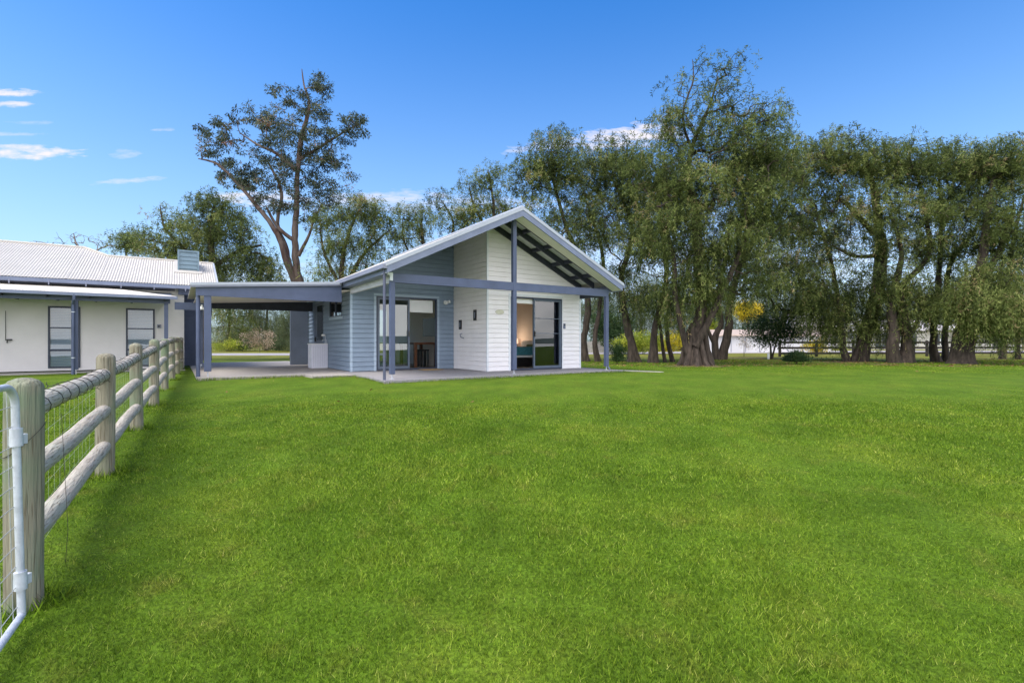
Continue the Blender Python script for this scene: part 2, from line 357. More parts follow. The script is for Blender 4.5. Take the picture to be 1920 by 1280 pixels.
for k in range(n + 1):
    a = math.pi * 2 * k / n; h = 5 + 4 * math.sin(a * 3 + 1) + 3 * math.sin(a * 7) + 1.5 * math.sin(a * 19)
    h = max(h, 2.5); rr = 420
    hl.v.append((rr * math.cos(a), rr * math.sin(a), -1)); hl.v.append(((rr + 20) * math.cos(a), (rr + 20) * math.sin(a), h)); hl.v.append(((rr + 60) * math.cos(a), (rr + 60) * math.sin(a), -1))
for k in range(n):
    for j in (0, 1): hl.f.append((3 * k + j, 3 * k + 3 + j, 3 * k + 4 + j, 3 * k + 1 + j))
tag(hl.build('hills', M['hill'], smooth=True), kind='structure')

# slabs and path
sl = MB(); sl.prism([(-.36, -.5), (7.75, -.5), (7.75, 1.9), (7.42, 1.9), (7.42, 1.4), (0.05, 1.4), (.05, 3.6), (-.36, 3.6)], -.25, 0.0)
o = sl.build('patio_slab', M['concrete'], None, off=(0, 0, 0)); o.location = hw(0, 0); o.rotation_euler = (0, 0, YAW); tag(o, kind='structure')
sl = MB(); sl.prism([(.05, 1.4), (7.42, 1.4), (7.42, 9.8), (-.02, 9.8), (-.02, 3.6), (.05, 3.6)], -.25, -.004)
o = sl.build('floor_slab', M['concrete'], None, off=(0, 0, 0)); o.location = hw(0, 0); o.rotation_euler = (0, 0, YAW); tag(o, kind='structure')
sl = MB(); sl.prism([(-4.1, 3.15), (-1.5, 3.0), (-1.42, 2.15), (-.364, 2.1), (-.364, 3.6), (-.024, 3.6), (-.024, 14.2), (-4.1, 14.2)], -.25, -.002)
o = sl.build('carport_slab', M['carslab'], None, off=(0, 0, 0)); o.location = hw(0, 0); o.rotation_euler = (0, 0, YAW); tag(o, kind='structure')
pth = MB(); pth.prism([(7.76, 2.4), (7.9, 2.4), (8.15, .6), (8.6, -1.4), (8.46, -1.4), (8.0, .4), (7.76, .5)], -.2, -.03)
o = pth.build('path', M['pathm'], None, off=(0, 0, 0)); o.location = hw(0, 0); o.rotation_euler = (0, 0, YAW); tag(o, kind='structure')
pth = MB(); pth.prism([(-20, 8.3), (-4.3, 8.3), (-4.3, 9.4), (-20, 9.4)], -.2, -.03)
o = pth.build('pavement', M['pathm'], None, off=(0, 0, 0)); o.location = hw(0, 0); o.rotation_euler = (0, 0, YAW); tag(o, kind='structure')

# ------------------------------------------------------------------ cladding
def clip(poly, m, b):   # keep z <= m*s + b
    out = []
    for i in range(len(poly)):
        p, q = poly[i], poly[(i + 1) % len(poly)]; dp = m * p[0] + b - p[1]; dq = m * q[0] + b - q[1]
        if dp >= 0: out.append(p)
        if (dp >= 0) != (dq >= 0):
            k = dp / (dp - dq); out.append((p[0] + k * (q[0] - p[0]), p[1] + k * (q[1] - p[1])))
    return out
def clad(mb, fn, s0, s1, z0, z1, lines=(), holes=(), pitch=.15, lap=.026, slot=.016):
    z = z0
    while z < z1 - 1e-6:
        za, zb = z, min(z + pitch, z1)
        cuts = sorted({za, zb} | {h for H in holes for h in H[2:] if za < h < zb})
        for a, b in zip(cuts, cuts[1:]):
            iv = [(s0, s1)]
            for (ha, hb, h0, h1) in holes:
                if h0 < (a + b) / 2 < h1:
                    nv = []
                    for p, q in iv:
                        if ha > p: nv.append((p, min(q, ha)))
                        if hb < q: nv.append((max(p, hb), q))
                    iv = nv
            for p, q in iv:
                if q - p < 1e-4: continue
                poly = [(p, a), (q, a), (q, b), (p, b)]
                for m, c in lines: poly = clip(poly, m, c)
                if len(poly) < 3: continue
                off = lambda zz: lap - (lap - .004) * (zz - za) / pitch
                if a == za:   # shadow slot under the lap
                    up = [(x, max(y, a + slot)) for x, y in poly] if b > a + slot else poly
                    mb.quad(*[fn(x, y, off(y)) for x, y in up])
                    lo = [x for x, y in poly if abs(y - a) < 1e-6]
                    if len(lo) >= 2:
                        x0, x1 = min(lo), max(lo)
                        mb.quad(fn(x0, a, -.012), fn(x1, a, -.012), fn(x1, a + slot, -.012), fn(x0, a + slot, -.012))
                        mb.quad(fn(x0, a + slot, -.012), fn(x1, a + slot, -.012), fn(x1, a + slot, lap), fn(x0, a + slot, lap))
                        mb.quad(fn(x0, a, -.012), fn(x1, a, -.012), fn(x1, a, .004), fn(x0, a, .004))
                else: mb.quad(*[fn(x, y, off(y)) for x, y in poly])
        z += pitch

RW = 7.414; RC = RW / 2; RM = .4792; RZ = 4.762
def zr(t): return RZ - RM * abs(t - RC)
roofL = (RM, RZ - RM * RC - .06); roofR = (-RM, RZ + RM * RC - .06)
VA, VC, TB, VE = 3.617, 1.318, 3.585, 9.7

cabin = hthing('gabled_cabin', 0, 0, 'small gabled cabin of blue and white weatherboards with navy posts and a ground-level patio', 'cabin')
fAB = lambda s, z, o: (s, VA - o, z)
fCD = lambda s, z, o: (s, VC - o, z)
fBC = lambda s, z, o: (TB - o, s, z)
fSL = lambda s, z, o: (0 - o, s, z)
fSR = lambda s, z, o: (RW + o, s, z)
fBK = lambda s, z, o: (s, VE + o, z)
dAB = (.80, 2.93, -.01, 2.41); dCD = (4.45, 6.57, -.01, 2.41)
b = MB(); clad(b, fAB, .0, TB, .0, 4.8, [roofL], [dAB]); clad(b, fSL, VA, VE, 0, 2.72, (), [(4.62, 6.2, 1.78, 2.42), (7.15, 8.6, 0, 2.42)])
clad(b, fBK, 0, RW, 0, 4.8, [roofL, roofR], [(.6, 3.3, .1, 2.35), (4.6, 6.6, .5, 2.3)])
wb = b.build('blue_wall', M['cladblue'], cabin)
b = MB(); clad(b, fCD, TB, RW, 0, 4.8, [roofL, roofR], [dCD]); clad(b, fBC, VC, VA, 0, 4.66); clad(b, fSR, VC, VE, 0, 2.72)
ww = b.build('white_wall', M['cladwhite'], cabin)
# wall cores (inner skins)
def wallcore(mb, a, bb, thick, z1, holes=(), axis='t', gable=None):
    # a..bb along axis at fixed pos 'gable' = (pos, sign)
    pos, sg = gable; iv = [(a, bb)]
    zs = sorted({0, z1} | {h for H in holes for h in H[2:] if 0 < h < z1})
    for za, zb in zip(zs, zs[1:]):
        iv = [(a, bb)]
        for (ha, hb, h0, h1) in holes:
            if h0 < (za + zb) / 2 < h1:
                nv = []
                for p, q in iv:
                    if ha > p: nv.append((p, min(q, ha)))
                    if hb < q: nv.append((max(p, hb), q))
                iv = nv
        for p, q in iv:
            y0, y1 = sorted((pos + sg * .014, pos + sg * thick))
            if axis == 't': mb.box(p, q, y0, y1, za, zb)
            else: mb.box(y0, y1, p, q, za, zb)
c = MB()
wallcore(c, 0.002, TB, .09, 2.6, [dAB], 't', (VA, 1)); wallcore(c, TB + .002, RW - .002, .09, 2.6, [dCD], 't', (VC, 1))
wallcore(c, VC + .1, VA + .085, .09, 2.6, [], 'v', (TB, 1)); wallcore(c, VA + .1, VE - .002, .09, 2.6, [(4.62, 6.2, 1.78, 2.42), (7.15, 8.6, 0, 2.42)], 'v', (0, 1))
wallcore(c, VC + .1, VE - .002, .09, 2.6, [], 'v', (RW, -1)); wallcore(c, .1, RW - .1, .09, 2.6, [(.6, 3.3, .1, 2.35), (4.6, 6.6, .5, 2.3)], 't', (VE, -1))
c.box(3.68, 3.76, 3.8, VE - .1, 0, 2.595)       # partitions
c.build('inner_wall', M['intwall'], cabin)
c = MB(); c.prism([(.1, VA + .1), (TB + .1, VA + .1), (TB + .1, VC + .1), (RW - .1, VC + .1), (RW - .1, VE - .1), (.1, VE - .1)], 2.602, 2.66); c.build('inner_ceiling', M['ceiling'], cabin)
c = MB(); c.prism([(.1, VA + .1), (TB + .1, VA + .1), (TB + .1, VC + .1), (RW - .1, VC + .1), (RW - .1, VE - .1), (.1, VE - .1)], -.003, .012); c.build('inner_floor', M['intfloor'], cabin)
# white corner trims
c = MB(); c.box(TB - .024, TB + .03, VC - .024, VC - .0, 0, zr(TB) - .08); c.box(TB - .024, TB - .001, VC, VC + .03, 0, zr(TB) - .08); c.box(RW - .05, RW + .022, VC - .022, VC, 0, 2.63)
c.box(4.37, 4.45, VC - .022, VC, 0, 2.49); c.box(6.57, 6.62, VC - .022, VC, 0, 2.49); c.box(4.452, 6.568, VC - .022, VC, 2.412, 2.49)
c.build('corner_trim', M['trim'], cabin)
c = MB(); c.box(-.02, .04, VA - .022, VA, 0, 2.68); c.box(-.022, -.001, VA, VA + .06, 0, 2.68); c.box(.72, .8, VA - .022, VA, 0, 2.49); c.box(2.93, 3.01, VA - .022, VA, 0, 2.49); c.box(.802, 2.928, VA - .022, VA, 2.412, 2.49)
c.box(-.028, -.001, 4.55, 6.27, 1.70, 1.78)
c.build('corner_trim', M['trimblue'], cabin)
# protruding store at the back of the side wall
c = MB(); c.box(-.72, -.03, 9.62, 9.72, 0, 2.5); c.build('store_wall', M['panelgrey'], cabin)

# roof (corrugated) -------------------------------------------------
def corr(mb, p0, p1, q0, q1, pitch=.076, amp=.013, th=0.02):
    """corrugated sheet: ribs run from edge p0-p1 to edge q0-q1 (p0->q0, p1->q1)"""
    p0, p1, q0, q1 = (np.array(x, float) for x in (p0, p1, q0, q1))
    L = np.linalg.norm(p1 - p0); n = max(4, int(L / pitch * 4)); nrm = np.cross(p1 - p0, q0 - p0); nrm /= np.linalg.norm(nrm)
    if nrm[2] < 0: nrm = -nrm
    b = len(mb.v)
    for i in range(n + 1):
        k = i / n; h = amp * math.sin(2 * math.pi * k * L / pitch) * nrm
        mb.v.append(tuple(p0 + (p1 - p0) * k + h)); mb.v.append(tuple(q0 + (q1 - q0) * k + h))
    for i in range(n): mb.f.append((b + 2 * i, b + 2 * i + 2, b + 2 * i + 3, b + 2 * i + 1))
VF = -.45; EO = .291
rf = MB()
zE = zr(-EO)
corr(rf, (-EO, VF, zE), (-EO, 10.1, zE), (RC, VF, RZ), (RC, 10.1, RZ)); corr(rf, (RW + EO, VF, zE), (RW + EO, 10.1, zE), (RC, VF, RZ), (RC, 10.1, RZ))
roof = rf.build('roof', M['roof'], cabin, smooth=True)
cp = MB()
def slopebox(mb, ta, tb, v0, v1, d0, d1):   # board following the roof line between t=ta..tb, from d0 to d1 below it
    mb.hexa([(ta, v0, zr(ta) - d1), (tb, v0, zr(tb) - d1), (tb, v1, zr(tb) - d1), (ta, v1, zr(ta) - d1)], [(ta, v0, zr(ta) - d0), (tb, v0, zr(tb) - d0), (tb, v1, zr(tb) - d0), (ta, v1, zr(ta) - d0)])
for a, bb in ((-EO - .04, RC), (RC, RW + EO + .04)):
    slopebox(cp, a, bb, VF - .035, VF + .12, -.035, -.012); slopebox(cp, a, bb, VF - .036, VF - .022, -.012, .062)
cp.build('barge_capping', M['capping'], roof)
c = MB(); c.tube([(RC, VF, RZ + .03), (RC, 10.1, RZ + .03)], .05, 8); c.build('ridge_capping', M['capping'], roof)
c = MB()
for a, bb in ((-EO, RC), (RC, RW + EO)): slopebox(c, a, bb, VF - .02, VF + .02, .03, .235)
barge = c.build('barge_board', M['bluegrey'], roof)
c = MB()
for a, bb in ((-EO, RC), (RC, RW + EO)): slopebox(c, a, bb, VF + .022, -.03, .225, .235)
c.build('soffit', M['soffit'], roof)
c = MB()
for a, bb in ((.02, RC), (RC, RW - .02)): slopebox(c, a, bb, -.028, 3.6 if a < 1 else VC, .035, .045)
c.build('sheet_underside', M['sheet'], roof)
for v0 in (-.025, .56, 1.22):
    c = MB(); slopebox(c, RC, RW - .02, v0, v0 + .05, .047, .235); slopebox(c, .02, RC, v0, v0 + .05, .047, .235); c.build('rafter', M['navy_dark'], roof)
for v0 in (1.9, 2.6, 3.3):
    c = MB(); slopebox(c, .02, TB - .03, v0, v0 + .05, .047, .235); c.build('rafter', M['navy_dark'], roof)
for k in range(8):
    t = RW - .55 - k * .83
    for va, vb in ((.028, .558), (.612, 1.218)):
        c = MB(); c.hexa([(t, va, zr(t) - .16), (t + .05, va, zr(t + .05) - .16), (t + .05, vb, zr(t + .05) - .16), (t, vb, zr(t) - .16)], [(t, va, zr(t) - .047), (t + .05, va, zr(t + .05) - .047), (t + .05, vb, zr(t + .05) - .047), (t, vb, zr(t) - .047)]); c.build('noggin', M['navy_dark'], roof)
# gutters + fascia along the sides
for s, nm in ((-1, 'l'), (1, 'r')):
    tt = -EO if s < 0 else RW + EO
    c = MB(); a, bb = sorted((tt, tt + s * .115)); c.box(a, bb, VF - .02, 10.1, zE - .13, zE - .02); c.build('gutter', M['gutter'] if s < 0 else M['bluegrey'], roof)
    c = MB(); a, bb = sorted((tt - s * .03, tt - s * .001)); c.box(a, bb, VF + .02, 10.1, zE - .24, zE - .03); c.build('fascia', M['bluegrey'], roof)
    c = MB(); a, bb = sorted((tt - s * .032, 0 if s < 0 else RW)); c.box(a, bb, -.02, 10.1, zE - .24, zE - .225); c.build('eave_lining', M['bluegrey'], roof)
# structure: beams and columns
BT, BB = 2.673, 2.435
c = MB(); c.box(-.06, RW + .06, -.05, .05, BB, BT); c.build('front_beam', M['navy'], cabin, bevel=.006)
c = MB(); c.box(-.045, .045, .052, VA - .03, BB, BT - .01); c.build('side_beam', M['palebeam'], cabin, bevel=.006)
c = MB(); c.box(RW - .045, RW + .045, .052, VC - .03, BB + .02, BT - .01); c.build('side_beam', M['navy_dark'], cabin, bevel=.006)
for t, top in ((0, BB), (RC, zr(RC) - .26), (RW, BB)):
    c = MB(); w = .062
    if t == RC: c.box(t - w, t + w, -.058, .058, .12, BB - .002); c.box(t - w, t + w, -.058, .058, BT + .002, top); c.box(t - w, t + w, -.058, -.052, BB - .002, BT + .002)
    else: c.box(t - w, t + w, -.058, .058, .12, top - .002)
    p = c.build('column', M['navy'], cabin, bevel=.006)
    c = MB(); c.tube([(t, 0, .0), (t, 0, .12)], .014, 8); c.box(t - .05, t + .05, -.05, .05, 0, .008); c.build('stirrup', M['steel'], p)
# downpipes
def dpipe(mb, t, v, z0, z1, r=.042): mb.tube([(t, v, z0), (t, v, z1)], r, 12)
c = MB(); dpipe(c, -.29, -.26, -.02, 2.72, .036); c.build('downpipe', M['downpipe'], cabin, smooth=True)
c = MB(); dpipe(c, RW + .12, .07, .12, 2.5, .03); c.tube([(RW + .12, .07, .12), (RW + .16, 0, .02)], .03, 10); c.tube([(RW + .25, .05, 2.72), (RW + .12, .07, 2.5)], .03, 10); c.build('downpipe', M['bluegrey'], cabin, smooth=True)
c = MB(); c.box(-.09, -.02, -.12, -.062, 2.47, 2.61); c.box(-.16, -.02, -.13, -.06, 2.61, 2.67); c.build('sensor_light', M['trim'], cabin)
# ---- sliding doors
def slider(name, t0, t1, v, z1, tm, glass_left, label, bars=(), blind=None, handle_z=1.2):
    # frame
    fr = MB(); d = .05
    fr.box(t0 + .002, t0 + d, v - .03, v + .07, .014, z1 - .002); fr.box(t1 - d, t1 - .002, v - .03, v + .07, .014, z1 - .002); fr.box(t0 + d, t1 - d, v - .03, v + .07, z1 - d, z1 - .003); fr.box(t0 + d, t1 - d, v - .035, v + .07, .013, .06)
    door = fr.build('sliding_door', M['frame'], cabin); door['label'] = label
    if glass_left: a, bb = t0 + d, tm
    else: a, bb = tm, t1 - d
    zt = z1 - d
    for layer in (0, 1):
        vv = v - .012 + layer * .035
        s = MB(); w = .055
        s.box(a + .001, a + w, vv - .015, vv + .014, .062, zt); s.box(bb - w, bb - .001, vv - .015, vv + .014, .062, zt); s.box(a + w, bb - w, vv - .014, vv + .013, .062, .13); s.box(a + w, bb - w, vv - .014, vv + .013, zt - .06, zt - .001)
        if layer == 0:
            for zb in bars: s.box(a + w, bb - w, vv - .012, vv + .012, zb - .009, zb + .009)
        s.build('sash', M['frame2'], door)
        gq = MB(); gq.box(a + w, bb - w, vv - .003, vv + .003, .13, zt - .06)
        if layer == 1: gq.build('pane', M['glass'], door)
    h = MB(); hx = bb - .035 if glass_left else a + .03
    h.box(hx - .02, hx + .02, v - .065, v - .028, handle_z - .09, handle_z + .09); h.build('handle', M['black'], door)
    if blind:
        q = MB(); q.box(*blind); q.build('roller_blind', M['white'], door)
    return door
slider('living', dAB[0], dAB[1], VA, 2.41, 1.93, True, 'navy sliding door beside the downpipe, right half open onto a dining table', blind=(1.95, 2.80, VA + .06, VA + .075, 1.93, 2.34))
slider('bed', dCD[0], dCD[1], VC, 2.41, 5.36, False, 'navy sliding door in the white wall, left half open onto a bed', bars=(1.22, 1.72), blind=(4.5, 5.40, VC + .06, VC + .075, 2.2, 2.35))
# side window and side door in the carport
c = MB(); t = -.002
for y0, y1, z0, z1 in ((4.62, 6.2, 1.78, 1.82), (4.62, 6.2, 2.38, 2.42), (4.62, 4.66, 1.82, 2.38), (6.16, 6.2, 1.82, 2.38), (5.38, 5.43, 1.82, 2.38)): c.box(-.03, .05, y0, y1, z0, z1)
w = c.build('window', M['frame'], cabin); q = MB(); q.box(.0, .005, 4.66, 6.16, 1.82, 2.38); q.build('pane', M['glass'], w); q = MB(); q.box(.012, .016, 5.5, 6.16, 1.82, 2.38); q.build('curtain', M['intwall'], w)
c = MB(); c.box(-.02, .04, 7.152, 8.598, 0.014, 2.418); dr = c.build('side_door', M['panelgrey'], cabin)
q = MB(); q.box(-.035, -.021, 7.22, 8.05, 1.0, 2.3); q.build('pane', M['darkglass'], dr); q = MB(); q.box(-.07, -.021, 8.3, 8.36, .95, 1.12); q.build('handle', M['black'], dr)
# wall fittings
c = MB(); c.lathe(0, 0, [(.09, 0), (.09, .02), (.05, .04)], 14)
def fitting(name, parts, mat, parent, label=None, smooth=False):
    m = MB()
    for p in parts: p(m)
    o = m.build(name, mat, parent, smooth=smooth)
    if label: o['label'] = label
    return o
def cyl_v(t, v0, v1, z, r): return lambda m: m.tube([(t, v0, z), (t, v1, z)], r, 14)
fitting('wall_spotlight', [cyl_v(3.24, VA - .05, VA - .0, 2.30, .07), lambda m: m.tube([(3.27, VA - .06, 2.30), (3.34, VA - .16, 2.33)], [.035, .055], 12), lambda m: m.tube([(3.23, VA - .05, 2.30), (3.20, VA - .16, 2.27)], [.035, .055], 12)], M['white'], cabin, smooth=True)
for v0, z0, z1 in ((3.08, 1.36, 1.68), (2.06, 1.63, 1.98)):
    c = MB(); c.box(TB - .045, TB - .02, v0 - .09, v0 + .09, z0, z1); pl = c.build('wall_plaque', M['black'], cabin)
    c = MB(); c.box(TB - .05, TB - .0455, v0 - .02, v0 + .03, z0 + .08, z1 - .08); c.build('plaque_face', M['gutter'], pl)
c = MB(); c.tube([(TB - .02, 2.98, 1.22), (TB - .09, 2.98, 1.2), (TB - .09, 2.95, 1.1), (TB - .05, 2.80, 1.06)], .016, 8); c.build('wall_tap', M['gutter'], cabin, smooth=True)
c = MB(); c.tube([(4.02, VC - .025, 1.88), (4.02, VC - .016, 1.88)], .001, 20)
ov = MB(); n = 20
ring = [(4.03 + .16 * math.cos(2 * math.pi * k / n), 1.885 + .075 * math.sin(2 * math.pi * k / n)) for k in range(n)]
ov.add([(x, VC - .03, z) for x, z in ring] + [(x, VC - .012, z) for x, z in ring], [tuple(range(n)), tuple(range(n, 2 * n))] + [(i, (i + 1) % n, n + (i + 1) % n, n + i) for i in range(n)])
pl = ov.build('oval_sign', M['cream'], cabin)
c = MB(); c.box(6.635, 6.71, VC - .05, VC - .015, 1.39, 1.57); k = c.build('keypad', M['bluegrey'], cabin); c = MB(); c.box(6.65, 6.695, VC - .054, VC - .0505, 1.49, 1.55); c.build('screen', M['black'], k)

# ---- things inside the cabin
tb = hthing('dining_table', 2.9, 6.0, 'high dark timber table seen through the open left sliding door', 'table', z=.012)
c = MB(); c.box(2.55, 3.5, 4.7, 6.2, .84, .91); c.build('tabletop', M['timber'], tb, bevel=.005)
for x in (2.62, 3.42):
    for y in (4.78, 6.12): c = MB(); c.box(x - .05, x + .05, y - .05, y + .05, .012, .838); c.build('leg', M['timber'], tb)
def stool(t, v, lab):
    ch = hthing('bar_stool', t, v, lab, 'stool', group='stools under the high table', z=.012)
    c = MB(); c.box(t - .18, t + .18, v - .16, v + .16, .60, .65); c.build('seat', M['black'], ch, bevel=.01)
    for dx in (-.14, .14):
        for dy in (-.12, .12):
            c = MB(); c.box(t + dx - .02, t + dx + .02, v + dy - .02, v + dy + .02, .012, .598); c.build('leg', M['black'], ch)
stool(2.85, 4.95, 'black stool tucked under the near end of the high dark table'); stool(3.2, 5.4, 'black stool under the high dark table, nearer the wall with the television')
tv = MB(); tv.box(3.62, 3.675, 5.2, 6.4, 1.15, 1.85); o = htop(tv, 'television', M['black'], 3.65, 5.8, 'black flat television on the inner wall above the dining table', 'television', z=1.5)
kb = hthing('kitchen_bench', 2.25, 9.3, 'white kitchen bench at the back of the living room', 'bench', z=.012)
c = MB(); c.box(1.9, 2.6, 9.0, 9.59, .012, .88); c.build('cabinet', M['white'], kb); c = MB(); c.box(1.88, 2.62, 8.97, 9.59, .882, .92); c.build('benchtop', M['black'], kb)
bd = hthing('bed', 5.5, 3.6, 'double bed with a teal throw seen through the right sliding door', 'bed', z=.012)
c = MB(); c.box(4.7, 7.1, 3.0, 4.6, .06, .35); c.build('base', M['black'], bd); c = MB(); c.box(4.7, 7.12, 2.97, 4.62, .352, .5); c.build('mattress', M['linen'], bd, bevel=.04)
c = MB(); c.box(4.68, 6.72, 2.93, 4.64, .43, .75); c.build('throw', M['teal'], bd, bevel=.05); c = MB(); c.box(6.73, 6.95, 3.05, 3.7, .52, .84); c.build('pillow', M['green'], bd, bevel=.05); c = MB(); c.box(6.96, 7.2, 3.0, 4.4, .52, .98); c.build('pillow', M['linen'], bd, bevel=.08)
ns = hthing('bedside_table', 7.1, 4.4, 'black bedside table carrying the lit lamp', 'table', z=.012)
c = MB(); c.box(6.9, 7.28, 4.75, 5.2, .012, .7); c.build('cabinet', M['black'], ns); c = MB(); c.box(6.89, 7.29, 4.74, 5.21, .702, .72); c.build('table_top', M['timber'], ns)
lp = hthing('table_lamp', 7.08, 4.97, 'lit table lamp with a peach drum shade beside the bed', 'lamp', z=.722)
c = MB(); c.lathe(7.08, 4.97, [(.06, .722), (.06, .74), (.015, .75), (.015, .86)], 12); c.build('lamp_base', M['timber'], lp, smooth=True)
c = MB(); c.lathe(7.08, 4.97, [(.14, .86), (.125, 1.06)], 20); c.build('lamp_shade', M['lampglow'], lp, smooth=True)
ld = bpy.data.lights.new('lamp_light', 'POINT'); ld.energy = 5; ld.color = (1, .68, .45); ld.shadow_soft_size = .1
lo = bpy.data.objects.new('lamp_light', ld); col.objects.link(lo); lo.parent = lp; lo.location = (-.32, -.2, .4)
m_ = MB(); m_.box(2.2, 2.92, VA - .56, VA - .06, .002, .018); htop(m_, 'door_mat', M['mat'], 2.5, VA - .3, 'tan coir door mat before the open left sliding door', 'mat')

# ------------------------------------------------------------------ carport
cpt = hthing('carport', -4, 3.5, 'open carport with a deep navy fascia joining the cabin to the white house', 'carport')
VP = 3.55
c = MB(); c.hexa([(-4.12, VP - .05, 2.17), (-.32, VP - .05, 2.15), (-.32, VP, 2.15), (-4.12, VP, 2.17)], [(-4.12, VP - .05, 2.40), (-.32, VP - .05, 2.66), (-.32, VP, 2.66), (-4.12, VP, 2.40)])
fb = c.build('fascia_board', M['navy'], cpt)
c = MB()   # board laps on the fascia
for za, zb_ in ((2.17, 2.285),): c.hexa([(-4.121, VP - .062, za), (-.321, VP - .062, 2.152), (-.321, VP - .051, 2.152), (-4.121, VP - .051, za)], [(-4.121, VP - .062, zb_), (-.321, VP - .062, 2.33), (-.321, VP - .051, 2.33), (-4.121, VP - .051, zb_)])
c.build('lower_board', M['navy'], fb)
c = MB(); c.hexa([(-4.22, VP - .13, 2.38), (-.34, VP - .13, 2.65), (-.34, VP - .05, 2.65), (-4.22, VP - .05, 2.38)], [(-4.22, VP - .13, 2.425), (-.34, VP - .13, 2.695), (-.34, VP - .05, 2.695), (-4.22, VP - .05, 2.425)]); c.build('flashing', M['gutter'], cpt)
rf = MB(); corr(rf, (-4.22, VP - .12, 2.46), (-4.22, 9.0, 2.46), (-.34, VP - .12, 2.735), (-.34, 9.0, 2.735))
cr = rf.build('roof', M['roof'], cpt, smooth=True)
c = MB(); c.hexa([(-4.24, VP - .14, 2.427), (-.34, VP - .14, 2.697), (-.34, VP - .02, 2.697), (-4.24, VP - .02, 2.427)], [(-4.24, VP - .14, 2.50), (-.34, VP - .14, 2.77), (-.34, VP - .02, 2.77), (-4.24, VP - .02, 2.50)]); c.build('roof_capping', M['capping'], cr)
c = MB(); c.hexa([(-4.05, VP + .01, 2.30), (-.03, VP + .01, 2.52), (-.03, 8.85, 2.52), (-4.05, 8.85, 2.30)], [(-4.05, VP + .01, 2.32), (-.03, VP + .01, 2.54), (-.03, 8.85, 2.54), (-4.05, 8.85, 2.32)]); ce = c.build('ceiling_lining', M['ceiling'], cpt)
c = MB(); c.lathe(-2.05, 5.5, [(.055, 2.395), (.055, 2.42)], 16); c.build('downlight', M['downlit'], ce)
c = MB(); c.box(-4.0, -.03, 8.86, 8.95, 2.14, 2.5); c.build('rear_beam', M['navy_dark'], cpt)
for v in (VP + .02, 8.9):
    c = MB(); c.box(-3.93, -3.76, v - .06, v + .06, .14, 2.168); p = c.build('post', M['navy'], cpt, bevel=.006)
    c = MB(); c.tube([(-3.84, v, 0), (-3.84, v, .14)], .016, 8); c.build('stirrup', M['steel'], p)
c = MB(); dpipe(c, -4.06, VP + .12, -.01, 2.4, .05); c.build('downpipe', M['navy'], cpt, smooth=True)

tr = hthing('laundry_trough', -.28, 6.6, 'white laundry trough cabinet standing against the cabin side wall in the carport', 'trough')
c = MB(); c.box(-.58, -.03, 6.42, 7.0, .0, .84); cb = c.build('cabinet', M['trough'], tr, bevel=.004)
c = MB()
for k in range(1, 9): c.box(-.58 + k * .061, -.577 + k * .061, 6.416, 6.419, .05, .78)
c.build('door_grooves', M['gutter'], cb)
c = MB(); c.box(-.6, -.028, 6.40, 7.02, .842, .875); c.build('basin', M['white'], tr, bevel=.004)
c = MB(); c.tube([(-.05, 6.7, .875), (-.05, 6.7, 1.16), (-.12, 6.7, 1.17)], .012, 8); c.tube([(-.05, 6.5, .875), (-.05, 6.5, 1.0), (-.2, 6.5, 1.0), (-.2, 6.5, .95)], .012, 8); c.build('tap', M['steel'], tr, smooth=True)
c = MB(); c.lathe(-.12, 6.7, [(.02, 1.13), (.07, 1.15), (.07, 1.2), (.02, 1.22)], 12); c.build('wall_light', M['white'], tr, smooth=True)

# ------------------------------------------------------------------ main house
mh = hthing('white_house', -8, 9.5, 'white rendered house on the left with a pale corrugated roof and navy veranda', 'house')
VM = 9.5; RS = .40; VEV = 9.0; ZEV = 2.95
wins = [(-8.0, -7.2, .08, 2.09), (-6.0, -5.19, .08, 2.09), (-12.2, -11.2, .08, 2.09)]
c = MB(); wallcore(c, -20, -4.32, .2, 2.9, wins, 't', (VM, 1)); c.box(-4.52, -4.32, VM + .2, 11.3, 0, 2.9); c.box(-20, -4.52, 16.4, 16.6, 0, 2.9); c.box(-20, -19.8, VM + .2, 16.4, 0, 2.9); c.build('wall', M['render'], mh)
c = MB(); c.box(-19.8, -4.53, VM + .6, VM + .7, 0, 2.8); c.build('inner_wall', M['intwall'], mh)
for a, bb, z0, z1 in wins:
    c = MB(); v = VM
    c.box(a, a + .05, v - .02, v + .06, z0, z1); c.box(bb - .05, bb, v - .02, v + .06, z0, z1); c.box(a + .05, bb - .05, v - .02, v + .06, z1 - .055, z1); c.box(a + .05, bb - .05, v - .02, v + .06, z0, z0 + .05)
    c.box(a + .05, bb - .05, v - .015, v + .05, .63, .70); c.box(a + .05, bb - .05, v - .012, v + .04, 1.37, 1.41)
    w = c.build('window', M['frame'], mh)
    c = MB(); c.box(a + .05, bb - .05, v + .012, v + .018, z0 + .05, z1 - .055); c.build('pane', M['winglass'], w)
    c = MB()
    for k in range(38):
        z = z0 + .07 + k * .05; c.hexa([(a + .06, v + .03, z), (bb - .06, v + .03, z), (bb - .06, v + .06, z + .034), (a + .06, v + .06, z + .034)], [(a + .06, v + .03, z + .003), (bb - .06, v + .03, z + .003), (bb - .06, v + .06, z + .037), (a + .06, v + .06, z + .037)])
    c.build('venetian_blind', M['slat'], w)
